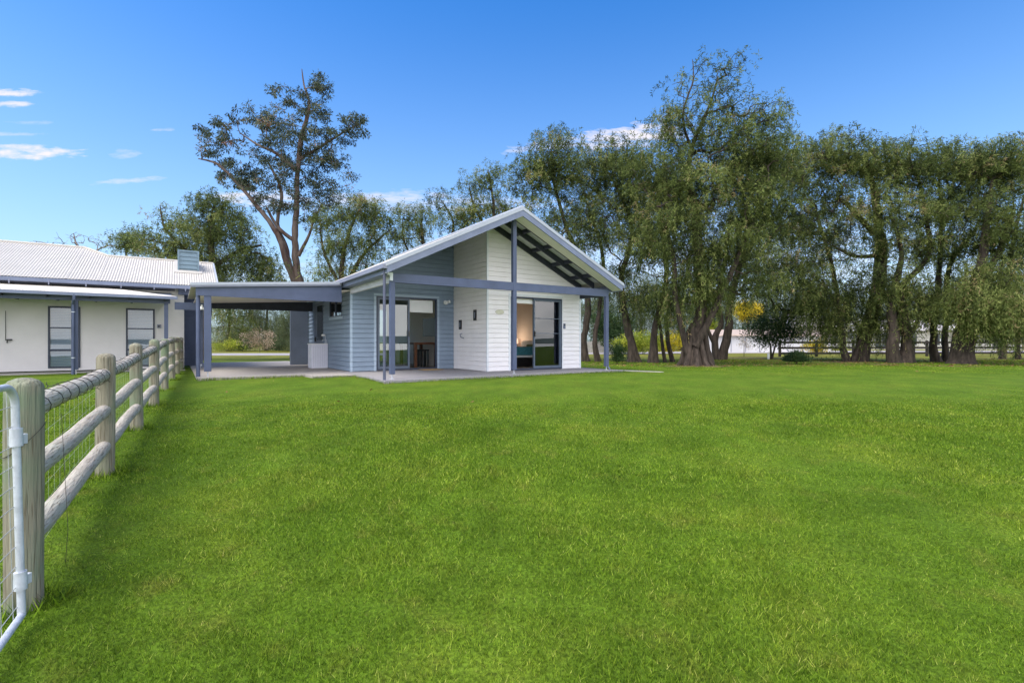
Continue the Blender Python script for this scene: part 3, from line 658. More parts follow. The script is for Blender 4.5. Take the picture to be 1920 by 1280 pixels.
# slate clad link wall
c = MB(); clad(c, lambda s, z, o: (s, 11.3 - o, z), -4.32, -3.78, 0, 2.75); c.box(-4.32, -3.78, 11.302, 11.4, 0, 2.8); c.build('slate_wall', M['cladgrey'], mh)
c = MB(); c.box(-3.80, -3.74, 10.35, 10.42, 0, 2.1); c.build('white_post', M['trim'], mh)
c = MB(); c.box(-4.6, -3.7, 7.66, 7.74, 2.0, 2.24); c.build('link_beam', M['navy'], mh)
c = MB(); c.box(-4.5, -3.82, VEV + .28, VEV + .34, 2.62, 2.90); c.build('link_fascia', M['navy'], mh)
# roofs
def zm(v): return ZEV + RS * (v - VEV)
rf = MB()
corr(rf, (-20, VEV, zm(VEV)), (-7.50, VEV, zm(VEV)), (-20, 13, zm(13)), (-7.50, 13, zm(13)))
corr(rf, (-7.50, VEV, zm(VEV)), (-6.70, VEV, zm(VEV)), (-7.50, 13, zm(13)), (-6.70, 12.05, zm(12.05)))
corr(rf, (-6.70, VEV, zm(VEV)), (-3.28, VEV, zm(VEV)), (-6.70, 12.05, zm(12.05)), (-3.28, 12.05, zm(12.05)))
rf.quad((-20, 13, zm(13)), (-7.5, 13, zm(13)), (-7.5, 17, zm(9)), (-20, 17, zm(9))); rf.quad((-6.7, 12.05, zm(12.05)), (-3.28, 12.05, zm(12.05)), (-3.28, 15, zm(9.1)), (-6.7, 15, zm(9.1)))
rf.quad((-7.5, 13, zm(13)), (-6.7, 12.05, zm(12.05)), (-6.7, 15, zm(9.1)), (-7.5, 17, zm(9)))
mr = rf.build('roof', M['roof'], mh, smooth=True)
c = MB(); c.tube([(-20, 13, zm(13) + .015), (-7.5, 13, zm(13) + .015), (-6.70, 12.05, zm(12.05) + .015), (-3.28, 12.05, zm(12.05) + .015)], .045, 8); c.build('ridge_capping', M['roof'], mr, smooth=True)
c = MB(); c.hexa([(-3.31, VEV, zm(VEV) - .12), (-3.25, VEV, zm(VEV) - .12), (-3.25, 12.05, zm(12.05) - .12), (-3.31, 12.05, zm(12.05) - .12)], [(-3.31, VEV, zm(VEV) + .03), (-3.25, VEV, zm(VEV) + .03), (-3.25, 12.05, zm(12.05) + .03), (-3.31, 12.05, zm(12.05) + .03)]); c.build('barge_capping', M['capping'], mr)
c = MB(); c.box(-20, -3.9, VEV - .12, VEV - .005, ZEV - .15, ZEV - .03); c.build('gutter', M['bluegrey'], mr)
c = MB(); c.box(-20, -4.6, VEV + .0, VM - .005, ZEV - .2, ZEV - .16); c.build('eave_lining', M['navy_dark'], mr)
c = MB(); z0 = 3.55; c.box(-4.50, -3.84, 10.75, 11.6, z0, 4.42); M['chimney'] = pmat('teal_grey_weatherboard', (.15, .22, .27), .55, .1, 2.5); dm = c.build('chimney_box', M['chimney'], mh)
c = MB(); clad(c, lambda s, z, o: (s, 10.745 - o, z), -4.46, -3.88, 3.72, 4.38, pitch=.155, lap=.03); c.build('weatherboards', M['chimney'], dm)
c = MB(); c.box(-4.52, -4.46, 10.70, 10.76, z0, 4.44); c.box(-3.88, -3.82, 10.70, 10.76, z0, 4.44); c.box(-4.46, -3.88, 10.70, 10.76, 4.385, 4.44); c.build('trim', M['chimney'], dm)
c = MB(); c.hexa([(-4.62, 10.45, zm(10.45) + .012), (-3.72, 10.45, zm(10.45) + .012), (-3.72, 12.0, zm(12.0) + .012), (-4.62, 12.0, zm(12.0) + .012)], [(-4.62, 10.45, zm(10.45) + .03), (-3.72, 10.45, zm(10.45) + .03), (-3.72, 12.0, zm(12.0) + .03), (-4.62, 12.0, zm(12.0) + .03)]); c.build('flashing_sheet', M['roof'], mr)
# veranda
vr = MB(); corr(vr, (-20, 7.4, 2.44), (-4.55, 7.4, 2.40), (-20, 9.42, 2.78), (-6.6, 9.42, 2.76)); vro = vr.build('veranda_roof', M['roof'], mh, smooth=True)
c = MB(); c.hexa([(-20, 7.31, 2.33), (-4.52, 7.31, 2.31), (-4.52, 7.39, 2.31), (-20, 7.39, 2.33)], [(-20, 7.31, 2.42), (-4.52, 7.31, 2.40), (-4.52, 7.39, 2.40), (-20, 7.39, 2.42)]); c.build('gutter', M['bluegrey'], vro)
c = MB(); c.hexa([(-20, 7.42, 2.34), (-4.7, 7.42, 2.32), (-4.7, 9.45, 2.66), (-20, 9.45, 2.68)], [(-20, 7.42, 2.352), (-4.7, 7.42, 2.332), (-4.7, 9.45, 2.672), (-20, 9.45, 2.692)]); c.build('lining', M['panelgrey'], vro)
c = MB(); c.box(-20, -4.72, 7.66, 7.74, 2.185, 2.335); c.build('veranda_beam', M['navy'], mh)
c = MB()
for k in range(9):
    t = -4.9 - k * .95; c.box(t, t + .045, 7.40, 9.4, 2.26, 2.325)
c.build('veranda_rafter', M['navy_dark'], mh)
for k in range(9):
    t = -4.3 - k * .9; c = MB(); c.box(t, t + .03, VEV - .13, VEV - .10, 2.72, 2.86); c.build('gutter_bracket', M['gutter'], mh)
for t in (-9.9, -7.08, -4.83):
    c = MB(); c.box(t - .055, t + .055, 7.645, 7.755, .1, 2.183); p = c.build('veranda_post', M['navy'], mh, bevel=.005)
    c = MB(); c.tube([(t, 7.7, -.06), (t, 7.7, .1)], .014, 8); c.build('stirrup', M['steel'], p)
c = MB(); c.tube([(-7.08, 7.35, 2.35), (-7.08, 7.35, 2.2), (-7.13, 7.55, 2.05), (-7.13, 7.55, -.1)], .045, 12)
dp = c.build('downpipe', M['navy'], mh, smooth=True)
for z in (1.82, .45): c = MB(); c.tube([(-7.13, 7.55, z), (-7.13, 7.55, z + .02)], .05, 12); c.build('strap', M['trim'], dp)
c = MB(); c.box(-8.98, -8.83, VM - .07, VM - .001, .98, 1.02); c.box(-8.95, -8.92, VM - .07, VM - .03, .9, .98); c.tube([(-8.98, VM - .015, 1.02), (-8.98, VM - .015, 1.9)], .008, 6); c.build('wall_tap', M['black'], mh)
c = MB(); c.box(-5.12, -5.0, VM - .06, VM - .001, 1.42, 1.55); k = c.build('sensor_box', M['gutter'], mh); c = MB(); c.box(-5.10, -5.04, VM - .065, VM - .0605, 1.45, 1.51); c.build('lens', M['black'], k)
c = MB(); c.lathe(-3.93, 5.05, [(.02, 1.98), (.07, 1.92), (.07, 1.88)], 12); c.box(-3.95, -3.91, 5.0, 5.1, 1.98, 2.02); sl_ = c.build('eave_spotlight', M['white'], mh, smooth=True)

# ------------------------------------------------------------------ post and rail fence, gate
P0 = np.array([-2.647, 2.74]); FD = np.array([-.5125, .8587]); SPC = 2.45
fen = thing('post_and_rail_fence', (P0[0], P0[1], ground(P0[1])), 'weathered round post and three-rail timber fence running from the gate to the white house', 'fence')
NP = 8; pp = [P0 + FD * SPC * k for k in range(NP)]
ptop = [.75, .835, .925, .99, 1.01, 1.06, 1.08, 1.09]
for k in range(NP):
    x, y = pp[k]; gz = ground(y); rr = .082 if k == 0 else .074 + .006 * random.random(); tp = ptop[k]; c = MB()
    n = 26; nr = 22; b0 = 0
    for i in range(nr):
        z = gz - .15 + (tp - .05 - gz + .15) * i / (nr - 1)
        for q in range(n):
            a = 2 * math.pi * q / n; w = rr * (1 + .02 * math.sin(3 * a + k) + .012 * math.sin(7 * a + z * 2) + .015 * math.sin(z * 5 + k) + .006 * math.sin(17 * a + z))
            c.v.append((x + w * math.cos(a) + .012 * (z - gz) * math.sin(k * 2.3), y + w * math.sin(a), z))
    for fr_, dz in ((.93, .018), (.75, .035), (.4, .048), (.05, .052)):
        for q in range(n):
            a = 2 * math.pi * q / n; c.v.append((x + rr * fr_ * math.cos(a) + .012 * (tp - gz) * math.sin(k * 2.3), y + rr * fr_ * math.sin(a), tp - .05 + dz))
    tot = nr + 4
    for i in range(tot - 1):
        for q in range(n): c.f.append((i * n + q, i * n + (q + 1) % n, (i + 1) * n + (q + 1) % n, (i + 1) * n + q))
    c.f.append(tuple((tot - 1) * n + q for q in range(n)))
    c.build('post', M['post'], fen, smooth=True)
def railh(k, j): return ground(pp[k][1]) + ((1.06, .70, .345), (.955, .61, .27))[0 if k == 0 else 1][j] + (.0 if k < 2 else .03 * min(k - 1, 3) * (1 if j < 3 else 0))
for k in range(NP - 1):
    for j in range(3):
        a = np.array([*(pp[k] + FD * .02), railh(k, j)]); bb = np.array([*(pp[k + 1] - FD * .02), railh(k + 1, j)])
        L = np.linalg.norm(bb - a); c = MB(); n = 14
        pts = [(L * i / n, .003 * math.sin(i * .7 + j), .004 * math.sin(i * .5 + k + j)) for i in range(n + 1)]
        rads = [.060 * (1 + .02 * math.sin(i * 1.3 + j * 2 + k)) for i in range(n + 1)]; rads[0] *= .9; rads[-1] *= .85
        c.tube(pts, rads, 18, jit=.02)
        o = c.build('rail', M['rail'], None, off=(0, 0, 0), smooth=True); o.parent = fen
        ex = Vector(bb - a).normalized(); ez = Vector((0, 0, 1)); ey = ez.cross(ex).normalized(); ez = ex.cross(ey)
        mt = Matrix((ex, ey, ez)).transposed().to_4x4(); mt.translation = Vector(a) - Vector(OFF[fen.name]); o.matrix_local = mt
        if j == 0 and k < 6:   # barbed wire wound round the top rail
            w = MB(); turns = 9; pts = []; N = turns * 14
            for i in range(N + 1):
                s = i / N; th = s * turns * 2 * math.pi + .5 * math.sin(s * 23); pts.append((L * (.03 + .94 * s + .006 * math.sin(s * 40)), .0685 * math.cos(th), .0685 * math.sin(th) + .01 * math.sin(s * 7 + k + j)))
            w.tube(pts, .0024, 4)
            for i in range(4, N, 9):
                p = np.array(pts[i]); d = np.array([0, p[1], p[2]]); d /= np.linalg.norm(d)
                w.tube([p - np.array([.018, 0, 0]), p + d * .028 + np.array([.012, 0, .004])], .0016, 3); w.tube([p + np.array([.012, 0, 0]), p + d * .024 - np.array([.014, 0, 0])], .0016, 3)
            q = w.build('barbed_wire', M['wire'], None, off=(0, 0, 0)); q.parent = fen; q.matrix_local = mt
# light netting on the far side
c = MB()
nrm = np.array([-FD[1], FD[0]]) * .09
for k in range(NP - 1):
    a, bb = pp[k] + nrm, pp[k + 1] + nrm
    for j in range(8):
        ha = ground(a[1]) + .06 + j * .12; hb = ground(bb[1]) + .06 + j * .12
        c.tube([(a[0], a[1], ha), (bb[0], bb[1], hb)], .0008, 3, cap=False)
    for i in range(1, 16):
        q = a + (bb - a) * i / 16; h = ground(q[1]); c.tube([(q[0], q[1], h + .06), (q[0], q[1], h + .9)], .0007, 3, cap=False)
c.build('wire_netting', M['wirelt'], fen)
# wire loop tied on the first post
c = MB(); x, y = P0; pts = [(x + .088 * math.cos(a), y + .088 * math.sin(a), .42 + .09 * math.sin(a * 1.0 + .6)) for a in np.linspace(-2.6, .6, 18)]
c.tube(pts, .002, 4); c.tube([(x + .15, y + .06, .55), (x + .16, y + .09, -.1), (x + .12, y + .12, -.3)], .0016, 4); c.build('tie_wire', M['wire'], fen)

gt = thing('metal_gate', (-2.49, 2.56, ground(2.5)), 'galvanised tube gate with wire mesh hung on the first fence post', 'gate')
GA = np.array([-2.505, 2.545]); GD = np.array([.50, -.866])
def gp(s, z): q = GA + GD * s; return (q[0] + .035 * (.72 - z) / 1.15, q[1], z)
c = MB(); arc = [gp(.14 - .14 * math.sin(a), .64 - .0 + .105 * math.cos(a) - .02) for a in np.linspace(0, math.pi / 2, 8)]
c.tube([gp(2.3, .72)] + arc + [gp(0, .3), gp(0, 0), gp(0, -.43)], .017, 16); c.tube([gp(0, -.43), gp(2.3, -.45)], .017, 16); c.tube([gp(2.3, -.45), gp(2.3, .72)], .025, 12)
c.build('gate_frame', M['steel'], gt, smooth=True)
for z, h in ((.42, .09), (-.30, .09)): c = MB(); q = gp(0, z); c.tube([gp(0, z), gp(0, z + h)], .026, 16); c.box(q[0] - .04, q[0] - .02, q[1] - .0, q[1] + .08, z, z + .05); c.build('hinge', M['steel'], gt, smooth=True)
c = MB()
for i in range(11):
    z = .62 - i * .1
    c.tube([np.array(gp(-.02, z)) + (.0, -.028, 0), np.array(gp(2.3, z)) + (.0, -.028, 0)], .0022, 5)
for i in range(1, 14): c.tube([np.array(gp(i * .155 - .12, .70)) + (0, -.03, 0), np.array(gp(i * .155 - .12, -.45)) + (0, -.03, 0)], .002, 5)
c.build('mesh', M['wirelt'], gt)

# ------------------------------------------------------------------ trees
def leaf_mesh(name, P, D, L, Wd, rnd, mat, parent=None, off=None):
    n = len(P); D = D / np.linalg.norm(D, axis=1, keepdims=True)
    Sv = np.cross(D, rng.normal(size=(n, 3))); Sv /= np.linalg.norm(Sv, axis=1, keepdims=True) + 1e-9
    L = L[:, None]; Wd = Wd[:, None]
    if off is None: off = OFF[parent.name] if parent else np.zeros(3)
    V = np.empty((n, 4, 3)); V[:, 0] = P; V[:, 1] = P + D * L * .42 + Sv * Wd; V[:, 2] = P + D * L; V[:, 3] = P + D * L * .42 - Sv * Wd
    V -= np.array(off)
    me = bpy.data.meshes.new(name); me.vertices.add(4 * n); me.vertices.foreach_set('co', V.astype(np.float32).ravel())
    me.loops.add(4 * n); me.loops.foreach_set('vertex_index', np.arange(4 * n, dtype=np.int32))
    me.polygons.add(n); me.polygons.foreach_set('loop_start', np.arange(0, 4 * n, 4, dtype=np.int32)); me.polygons.foreach_set('loop_total', np.full(n, 4, np.int32))
    a = me.attributes.new('rnd', 'FLOAT', 'POINT'); a.data.foreach_set('value', np.repeat(np.clip(rnd, 0, 1), 4).astype(np.float32))
    me.update(); me.validate(); me.materials.append(mat)
    o = bpy.data.objects.new(name, me); col.objects.link(o)
    if parent: o.parent = parent
    return o

def foliage(C, dens, tint, kind, size=1.0):
    """C cluster centres -> leaf arrays"""
    if kind == 'pep':
        ns = np.maximum(1, np.round(7.5 * dens + rng.random(len(C)))).astype(int); ci = np.repeat(np.arange(len(C)), ns); K = len(ci)
        st = C[ci] + rng.normal(size=(K, 3)) * (.26, .26, .17) * size
        a = rng.random(K) * 2 * np.pi; hd = np.stack([np.cos(a), np.sin(a), np.zeros(K)], 1); hl = rng.uniform(.15, .6, K) * size; Ls = rng.uniform(.3, 1.1, K) * size * np.clip(1.2 - (C[ci][:, 2] - 1.5) * .16, .28, 1.15)
        m = 24; s = np.tile(np.linspace(0.02, 1, m), K); si = np.repeat(np.arange(K), m); s = np.clip(s + rng.normal(size=K * m) * .02, 0, 1.05)
        pos = st[si] + hd[si] * (hl[si] * (1 - np.exp(-2.6 * s)))[:, None]; pos[:, 2] += -Ls[si] * s ** 1.35 + .14 * np.sin(np.pi * np.minimum(1, s * 1.6)) * size
        pos += rng.normal(size=pos.shape) * .025
        up_ = np.clip((st[si][:, 2] - 4) / 4, 0, 1); d = hd[si] * .3 + rng.normal(size=pos.shape) * (.45 + .35 * up_)[:, None]; d[:, 2] -= (.2 + .7 * s) * (1 - .6 * up_)
        n = len(pos); L = rng.uniform(.10, .19, n) * (.6 + .4 * size); Wd = rng.uniform(.010, .018, n)
        r = tint[ci[si]] + rng.normal(size=K)[si] * .09 + rng.normal(size=n) * .12
    elif kind == 'gum':
        ns = np.maximum(4, 62 * dens).astype(int); ci = np.repeat(np.arange(len(C)), ns); n = len(ci)
        d0 = rng.normal(size=(n, 3)); d0 /= np.linalg.norm(d0, axis=1, keepdims=True); rr = rng.random(n) ** .5 * .44 * size
        pos = C[ci] + d0 * rr[:, None] * (1, 1, .62); d = d0 * .7 + rng.normal(size=(n, 3)) * .5; d[:, 2] -= .35
        L = rng.uniform(.13, .24, n); Wd = rng.uniform(.02, .034, n); r = tint[ci] + rng.normal(size=n) * .14
    else:  # bush
        ns = np.maximum(4, 90 * dens).astype(int); ci = np.repeat(np.arange(len(C)), ns); n = len(ci)
        d0 = rng.normal(size=(n, 3)); d0 /= np.linalg.norm(d0, axis=1, keepdims=True)
        pos = C[ci] + d0 * (rng.random(n) ** .6 * .38 * size)[:, None]; d = d0 + rng.normal(size=(n, 3)) * .6; d[:, 2] += .2
        L = rng.uniform(.08, .15, n) * size; Wd = rng.uniform(.02, .035, n) * size; r = tint[ci] + rng.normal(size=n) * .14
    return pos, d, L, Wd, r

def tree(name, Y, label, cat, stems, lobes, kind='pep', mat='leaf_pep', bark='bark', group=None, size=1.0, base_tint=.42, mind=.9, twig=.010, flare=1.25, buttress=False):
    P0_ = at(stems[0][0][0], stems[0][0][1], Y); gz = ground(Y)
    root = thing(name, (P0_[0], Y, gz), label, cat, group)
    tk = MB(); nodes = []; nr = []; npar = []
    def addpath(pts, r0, r1, par):
        for i, p in enumerate(pts):
            nodes.append(p); npar.append(par if i == 0 else len(nodes) - 2)
            nr.append(r0 + (r1 - r0) * i / max(1, len(pts) - 1))
    stem_end = []
    for st in stems:
        q = [np.array(at(s[0], s[1], Y + s[2])) for s in st]; rr = [s[3] for s in st]
        if st is stems[0] or st[0][1] > 655: q[0][2] = ground(q[0][1]) - .1
        # resample
        pts, rad = [], []
        for i in range(len(q) - 1):
            m = max(2, int(np.linalg.norm(q[i + 1] - q[i]) / .3))
            for k in range(m):
                u_ = k / m; a = q[max(0, i - 1)]; b = q[i]; c = q[i + 1]; d = q[min(len(q) - 1, i + 2)]
                pt = .5 * (2 * b + (c - a) * u_ + (2 * a - 5 * b + 4 * c - d) * u_ * u_ + (3 * b - a - 3 * c + d) * u_ ** 3)
                pts.append(pt + rng.normal(size=3) * .1 * rr[i] * (1 if len(pts) else 0)); rad.append(rr[i] + (rr[i + 1] - rr[i]) * u_)
        pts.append(q[-1]); rad.append(rr[-1])
        if q[0][2] < gz + .3:
            for i in range(min(3, len(rad))): rad[i] *= (flare, 1.1, 1.02)[i]
        tk.tube(pts, rad, 14 if rr[0] > .18 else 8, jit=.22 if rr[0] > .18 else .15)
        if rr[0] > .45 and buttress:  # buttress folds around an old base
            for k in range(9):
                a = 2 * math.pi * k / 9 + .3; dx, dy = math.cos(a) * rr[0] * 1.15, math.sin(a) * rr[0] * 1.15
                e = pts[min(len(pts) - 1, 3 + k % 3)]
                tk.tube([pts[0] + (dx * 1.35, dy * 1.35, 0), pts[0] + (dx * 1.02, dy * 1.02, .28), e + (dx * .55, dy * .55, 0), e + (dx * .2, dy * .2, .5)], [.13, .11, .09, .05], 7, jit=.3)
        for i, p in enumerate(pts):
            nodes.append(np.array(p)); nr.append(rad[i])
    nstem = len(nodes)
    lowz = [n_[2] for n_ in nodes]
    C, dens, tint = [], [], []
    for lb in lobes:
        px, py, rx, ry, cnt, dn = lb[:6]; dy = lb[6] if len(lb) > 6 else 0
        c0 = at(px, py, Y + dy); ax = rx / FPX * Y; azz = ry / FPX * Y; ay = min(max(ax, .8), 2.6) if len(lb) < 8 else lb[7]
        u = rng.normal(size=(cnt, 3)); u /= np.linalg.norm(u, axis=1, keepdims=True); u *= (rng.random(cnt) ** .42)[:, None]
        C.append(c0 + u * (ax, ay, azz)); dens.append(np.full(cnt, dn)); tint.append(base_tint + (.12 if dn >= 1.2 and kind == 'pep' else 0) + rng.normal(size=cnt) * .2 + rng.normal() * .07)
    C = np.concatenate(C); dens = np.concatenate(dens) * rng.uniform(.6, 1.35, len(C)); tint = np.concatenate(tint)
    A = np.array(nodes); order = np.argsort([np.min(np.linalg.norm(A - c, axis=1)) for c in C])
    cnts = np.zeros(len(nodes) + len(C) * 5); allow = np.array([n_[2] > gz + mind for n_ in nodes])
    arr = np.zeros((len(nodes) + len(C) * 5, 3)); arr[:len(nodes)] = A; ok = np.zeros(len(arr), bool); ok[:len(nodes)] = allow; N = len(nodes)
    par = -np.ones(len(arr), int); paths = []
    for ix in order:
        c = C[ix]; d = arr[:N] - c; dist = np.linalg.norm(d, axis=1) + np.maximum(0, d[:, 2]) * .5; dist[~ok[:N]] = 1e9
        j = int(np.argmin(dist)); p = arr[j]; v = c - p; L = np.linalg.norm(v)
        if L < .05: continue
        mid = p + v * .5 + np.array([0, 0, .14 * L]) + rng.normal(size=3) * .09 * L
        idx = [j]
        for k in range(1, 5):
            u_ = k / 4; q = (1 - u_) ** 2 * p + 2 * u_ * (1 - u_) * mid + u_ * u_ * c + (rng.normal(size=3) * .03 * L if k < 4 else 0)
            arr[N] = q; par[N] = idx[-1]; ok[N] = True; idx.append(N); N += 1
        paths.append(idx)
    cnt = np.zeros(N)
    for idx in paths: cnt[idx[-1]] += 1
    for i in range(N - 1, nstem - 1, -1):
        if par[i] >= 0: cnt[par[i]] += cnt[i]
    rad = twig * np.maximum(cnt, 1) ** .46
    bt = MB()
    for idx in paths:
        r = [min(rad[i], .14) for i in idx]; r[0] = min(r[1] * 1.15, (nr[idx[0]] if idx[0] < nstem else rad[idx[0]]))
        tk.tube([arr[i] for i in idx], r, 5 if r[0] > .03 else 3, cap=False)
    tk.build('trunk', M[bark], root, smooth=True)
    if kind != 'bare':
        pos, d, L, Wd, r = foliage(C, dens, tint, kind, size)
        k = pos[:, 2] > gz + .15
        leaf_mesh('crown', pos[k], d[k], L[k], Wd[k], r[k], M[mat], root)
    return root

GR = 'peppermint willow trees in a row beyond the lawn'
tree('peppermint_tree', 25.5, 'two leaning peppermint trunks just right of the cabin corner', 'tree',
     [[(1100, 678, 0, .20), (1094, 640, 0, .17), (1102, 590, 0, .16), (1098, 520, 0, .14), (1060, 420, .3, .1), (1035, 330, .3, .05)],
      [(1121, 679, -.3, .16), (1116, 630, -.3, .12), (1124, 580, 0, .11), (1130, 480, .2, .09), (1100, 380, .4, .05)]],
     [(1000, 330, 45, 50, 46, 1), (1060, 310, 75, 60, 100, 1), (1110, 360, 60, 60, 60, 1), (1020, 420, 60, 50, 42, .8), (1090, 440, 60, 50, 50, .9), (1105, 520, 30, 40, 20, .7)], group=GR)
tree('peppermint_tree', 24.5, 'peppermint tree with a pale scarred fork low on its trunk, right of the patio post', 'tree',
     [[(1186, 680, 0, .24), (1182, 640, 0, .17), (1172, 590, 0, .15), (1165, 520, .2, .13), (1185, 430, .2, .1), (1150, 340, .2, .05)],
      [(1199, 679, -.1, .14), (1188, 645, -.1, .10), (1178, 600, 0, .08)]],
     [(1140, 300, 60, 38, 50, 1), (1180, 350, 60, 60, 70, 1), (1120, 420, 50, 50, 45, .9), (1190, 440, 50, 55, 50, .9), (1160, 520, 45, 60, 34, .8), (1200, 560, 34, 30, 14, .7)], group=GR)
tree('peppermint_tree', 24.0, 'slim peppermint tree with a furrowed, slightly leaning trunk and two thin stems behind', 'tree',
     [[(1226, 680, 0, .25), (1225, 640, 0, .16), (1234, 590, 0, .13), (1250, 520, .2, .12), (1240, 420, .2, .1), (1230, 330, .2, .05)],
      [(1247, 678, .6, .09), (1240, 630, .6, .08), (1232, 580, .6, .07)], [(1262, 677, 1.2, .12), (1252, 640, 1.2, .11), (1250, 590, 1.0, .1)]],
     [(1230, 380, 70, 60, 70, .9), (1240, 470, 65, 55, 44, .8), (1225, 545, 38, 38, 18, .8), (1250, 570, 30, 30, 10, .7)], group=GR)
tree('peppermint_tree', 21.6, 'tallest peppermint tree, with a broad gnarled base, a forked trunk and a sparse twiggy top', 'tree',
     [[(1303, 688, 0, .46), (1300, 662, 0, .36), (1306, 630, 0, .30), (1316, 570, 0, .22), (1310, 480, .2, .2), (1305, 400, .3, .17), (1290, 330, .3, .13), (1300, 270, .3, .09), (1330, 200, .3, .05), (1345, 150, .3, .03)],
      [(1296, 660, -.2, .14), (1278, 615, -.3, .12), (1266, 560, -.4, .11), (1262, 480, -.4, .1), (1240, 400, -.3, .07)],
      [(1303, 650, -.3, .17), (1325, 610, -.4, .14), (1350, 560, -.4, .12), (1385, 480, -.3, .1), (1420, 400, 0, .07)],
      [(1300, 290, .3, .07), (1280, 220, .2, .05), (1300, 150, .2, .03), (1298, 112, .2, .012)], [(1330, 670, 0, .2), (1322, 640, 0, .16), (1318, 600, 0, .1)]],
     [(1350, 140, 60, 34, 34, .2), (1300, 190, 60, 45, 34, .22), (1380, 200, 75, 45, 50, .28), (1440, 225, 45, 34, 44, .4), (1250, 235, 42, 38, 44, .5), (1340, 270, 90, 50, 90, .6), (1400, 300, 80, 50, 80, 1),
      (1240, 330, 70, 50, 70, 1), (1330, 370, 110, 60, 130, 1), (1430, 390, 60, 60, 60, 1), (1250, 430, 80, 55, 80, 1), (1350, 460, 95, 50, 90, 1), (1290, 520, 60, 45, 50, 1.0), (1345, 530, 45, 40, 36, 1), (1270, 575, 26, 24, 12, 1.1), (1400, 520, 60, 45, 36, .8)], group=GR, buttress=True)
tree('peppermint_tree', 28, 'dark two-stemmed peppermint tree leaning apart in a V, before the long white shed', 'tree',
     [[(1345, 671, 0, .22), (1340, 640, 0, .17), (1352, 600, 0, .13), (1345, 560, 0, .11), (1360, 480, 0, .09), (1370, 400, 0, .06)],
      [(1352, 672, 0, .24), (1362, 640, 0, .22), (1368, 580, 0, .19), (1388, 500, 0, .15), (1430, 420, 0, .1), (1450, 340, 0, .05)],
      [(1344, 655, 0, .12), (1328, 620, 0, .10), (1318, 590, 0, .07)]],
     [(1450, 300, 60, 40, 56, .9), (1420, 340, 70, 55, 70, .9), (1460, 420, 60, 50, 50, .9), (1390, 440, 55, 45, 40, .9), (1440, 500, 60, 45, 48, .9), (1470, 560, 40, 28, 14, .9), (1410, 545, 40, 25, 10, .7), (1345, 560, 18, 18, 8, .8), (1430, 450, 80, 60, 50, .8), (1480, 380, 40, 60, 40, .9), (1485, 520, 50, 40, 36, .9), (1500, 575, 46, 26, 26, 1)], group=GR)
tree('peppermint_tree', 25.5, 'peppermint tree with three dark stems crowded at the ground beside the low round shrub', 'tree',
     [[(1588, 676, 0, .18), (1580, 640, 0, .15), (1576, 600, 0, .13), (1560, 500, 0, .1), (1530, 400, 0, .06)],
      [(1612, 678, 0, .38), (1618, 640, 0, .32), (1640, 570, 0, .30), (1650, 500, 0, .27), (1648, 420, 0, .22), (1640, 360, 0, .16), (1620, 300, 0, .08)],
      [(1640, 440, 0, .14), (1600, 395, 0, .12), (1570, 370, 0, .08)], [(1645, 480, 0, .12), (1600, 480, -.2, .08), (1560, 460, -.3, .05)],
      [(1600, 677, -.3, .1), (1612, 640, -.3, .07), (1622, 600, -.3, .05)]],
     [(1545, 285, 60, 36, 60, .9), (1500, 330, 55, 50, 54, .9), (1600, 310, 70, 48, 80, 1), (1560, 390, 75, 50, 70, .8), (1500, 440, 50, 50, 40, .8), (1580, 470, 60, 40, 40, .6), (1530, 540, 55, 45, 56, 1.0), (1570, 590, 50, 40, 50, 1.1), (1610, 550, 50, 40, 40, 1), (1640, 610, 45, 25, 30, 1.1), (1570, 430, 90, 60, 60, .8), (1520, 500, 60, 40, 36, .9)], group=GR)
tree('peppermint_tree', 24.0, 'peppermint tree whose thick base splits into a curved stem and a branching upright stem', 'tree',
     [[(1695, 682, 0, .42), (1702, 655, 0, .28), (1702, 625, 0, .2), (1698, 590, 0, .13), (1690, 540, 0, .12), (1740, 480, .3, .12), (1735, 400, .3, .09), (1720, 330, .3, .05)],
      [(1680, 682, -.2, .28), (1672, 650, -.2, .26), (1676, 620, -.2, .22), (1670, 570, 0, .17), (1690, 480, 0, .1), (1670, 400, 0, .06)],
      [(1703, 640, 0, .11), (1715, 615, 0, .09), (1722, 590, 0, .06)], [(1698, 640, .1, .12), (1690, 610, .1, .1), (1684, 580, .2, .08)]],
     [(1665, 300, 60, 36, 60, 1), (1720, 320, 55, 40, 50, .9), (1690, 380, 70, 50, 64, .8), (1720, 450, 60, 45, 40, .6), (1660, 520, 55, 40, 44, .9), (1720, 545, 50, 40, 40, .9), (1690, 590, 50, 26, 26, 1), (1700, 430, 80, 70, 60, .8)], group=GR)
tree('peppermint_tree', 25.0, 'pair of straight slim peppermint stems between the two thickest trunks at the right', 'tree',
     [[(1756, 680, 0, .22), (1750, 645, 0, .16), (1752, 600, 0, .14), (1760, 520, 0, .12), (1765, 420, 0, .08), (1760, 330, 0, .04)],
      [(1772, 680, .2, .15), (1771, 640, .2, .13), (1776, 590, .2, .12), (1780, 500, .2, .1), (1830, 430, .2, .07)]],
     [(1770, 300, 60, 34, 60, 1), (1820, 330, 60, 42, 60, .9), (1780, 390, 70, 45, 60, .8), (1760, 470, 55, 40, 34, .6), (1790, 540, 50, 36, 36, .9), (1745, 575, 34, 30, 26, 1), (1790, 440, 70, 60, 50, .8)], group=GR)
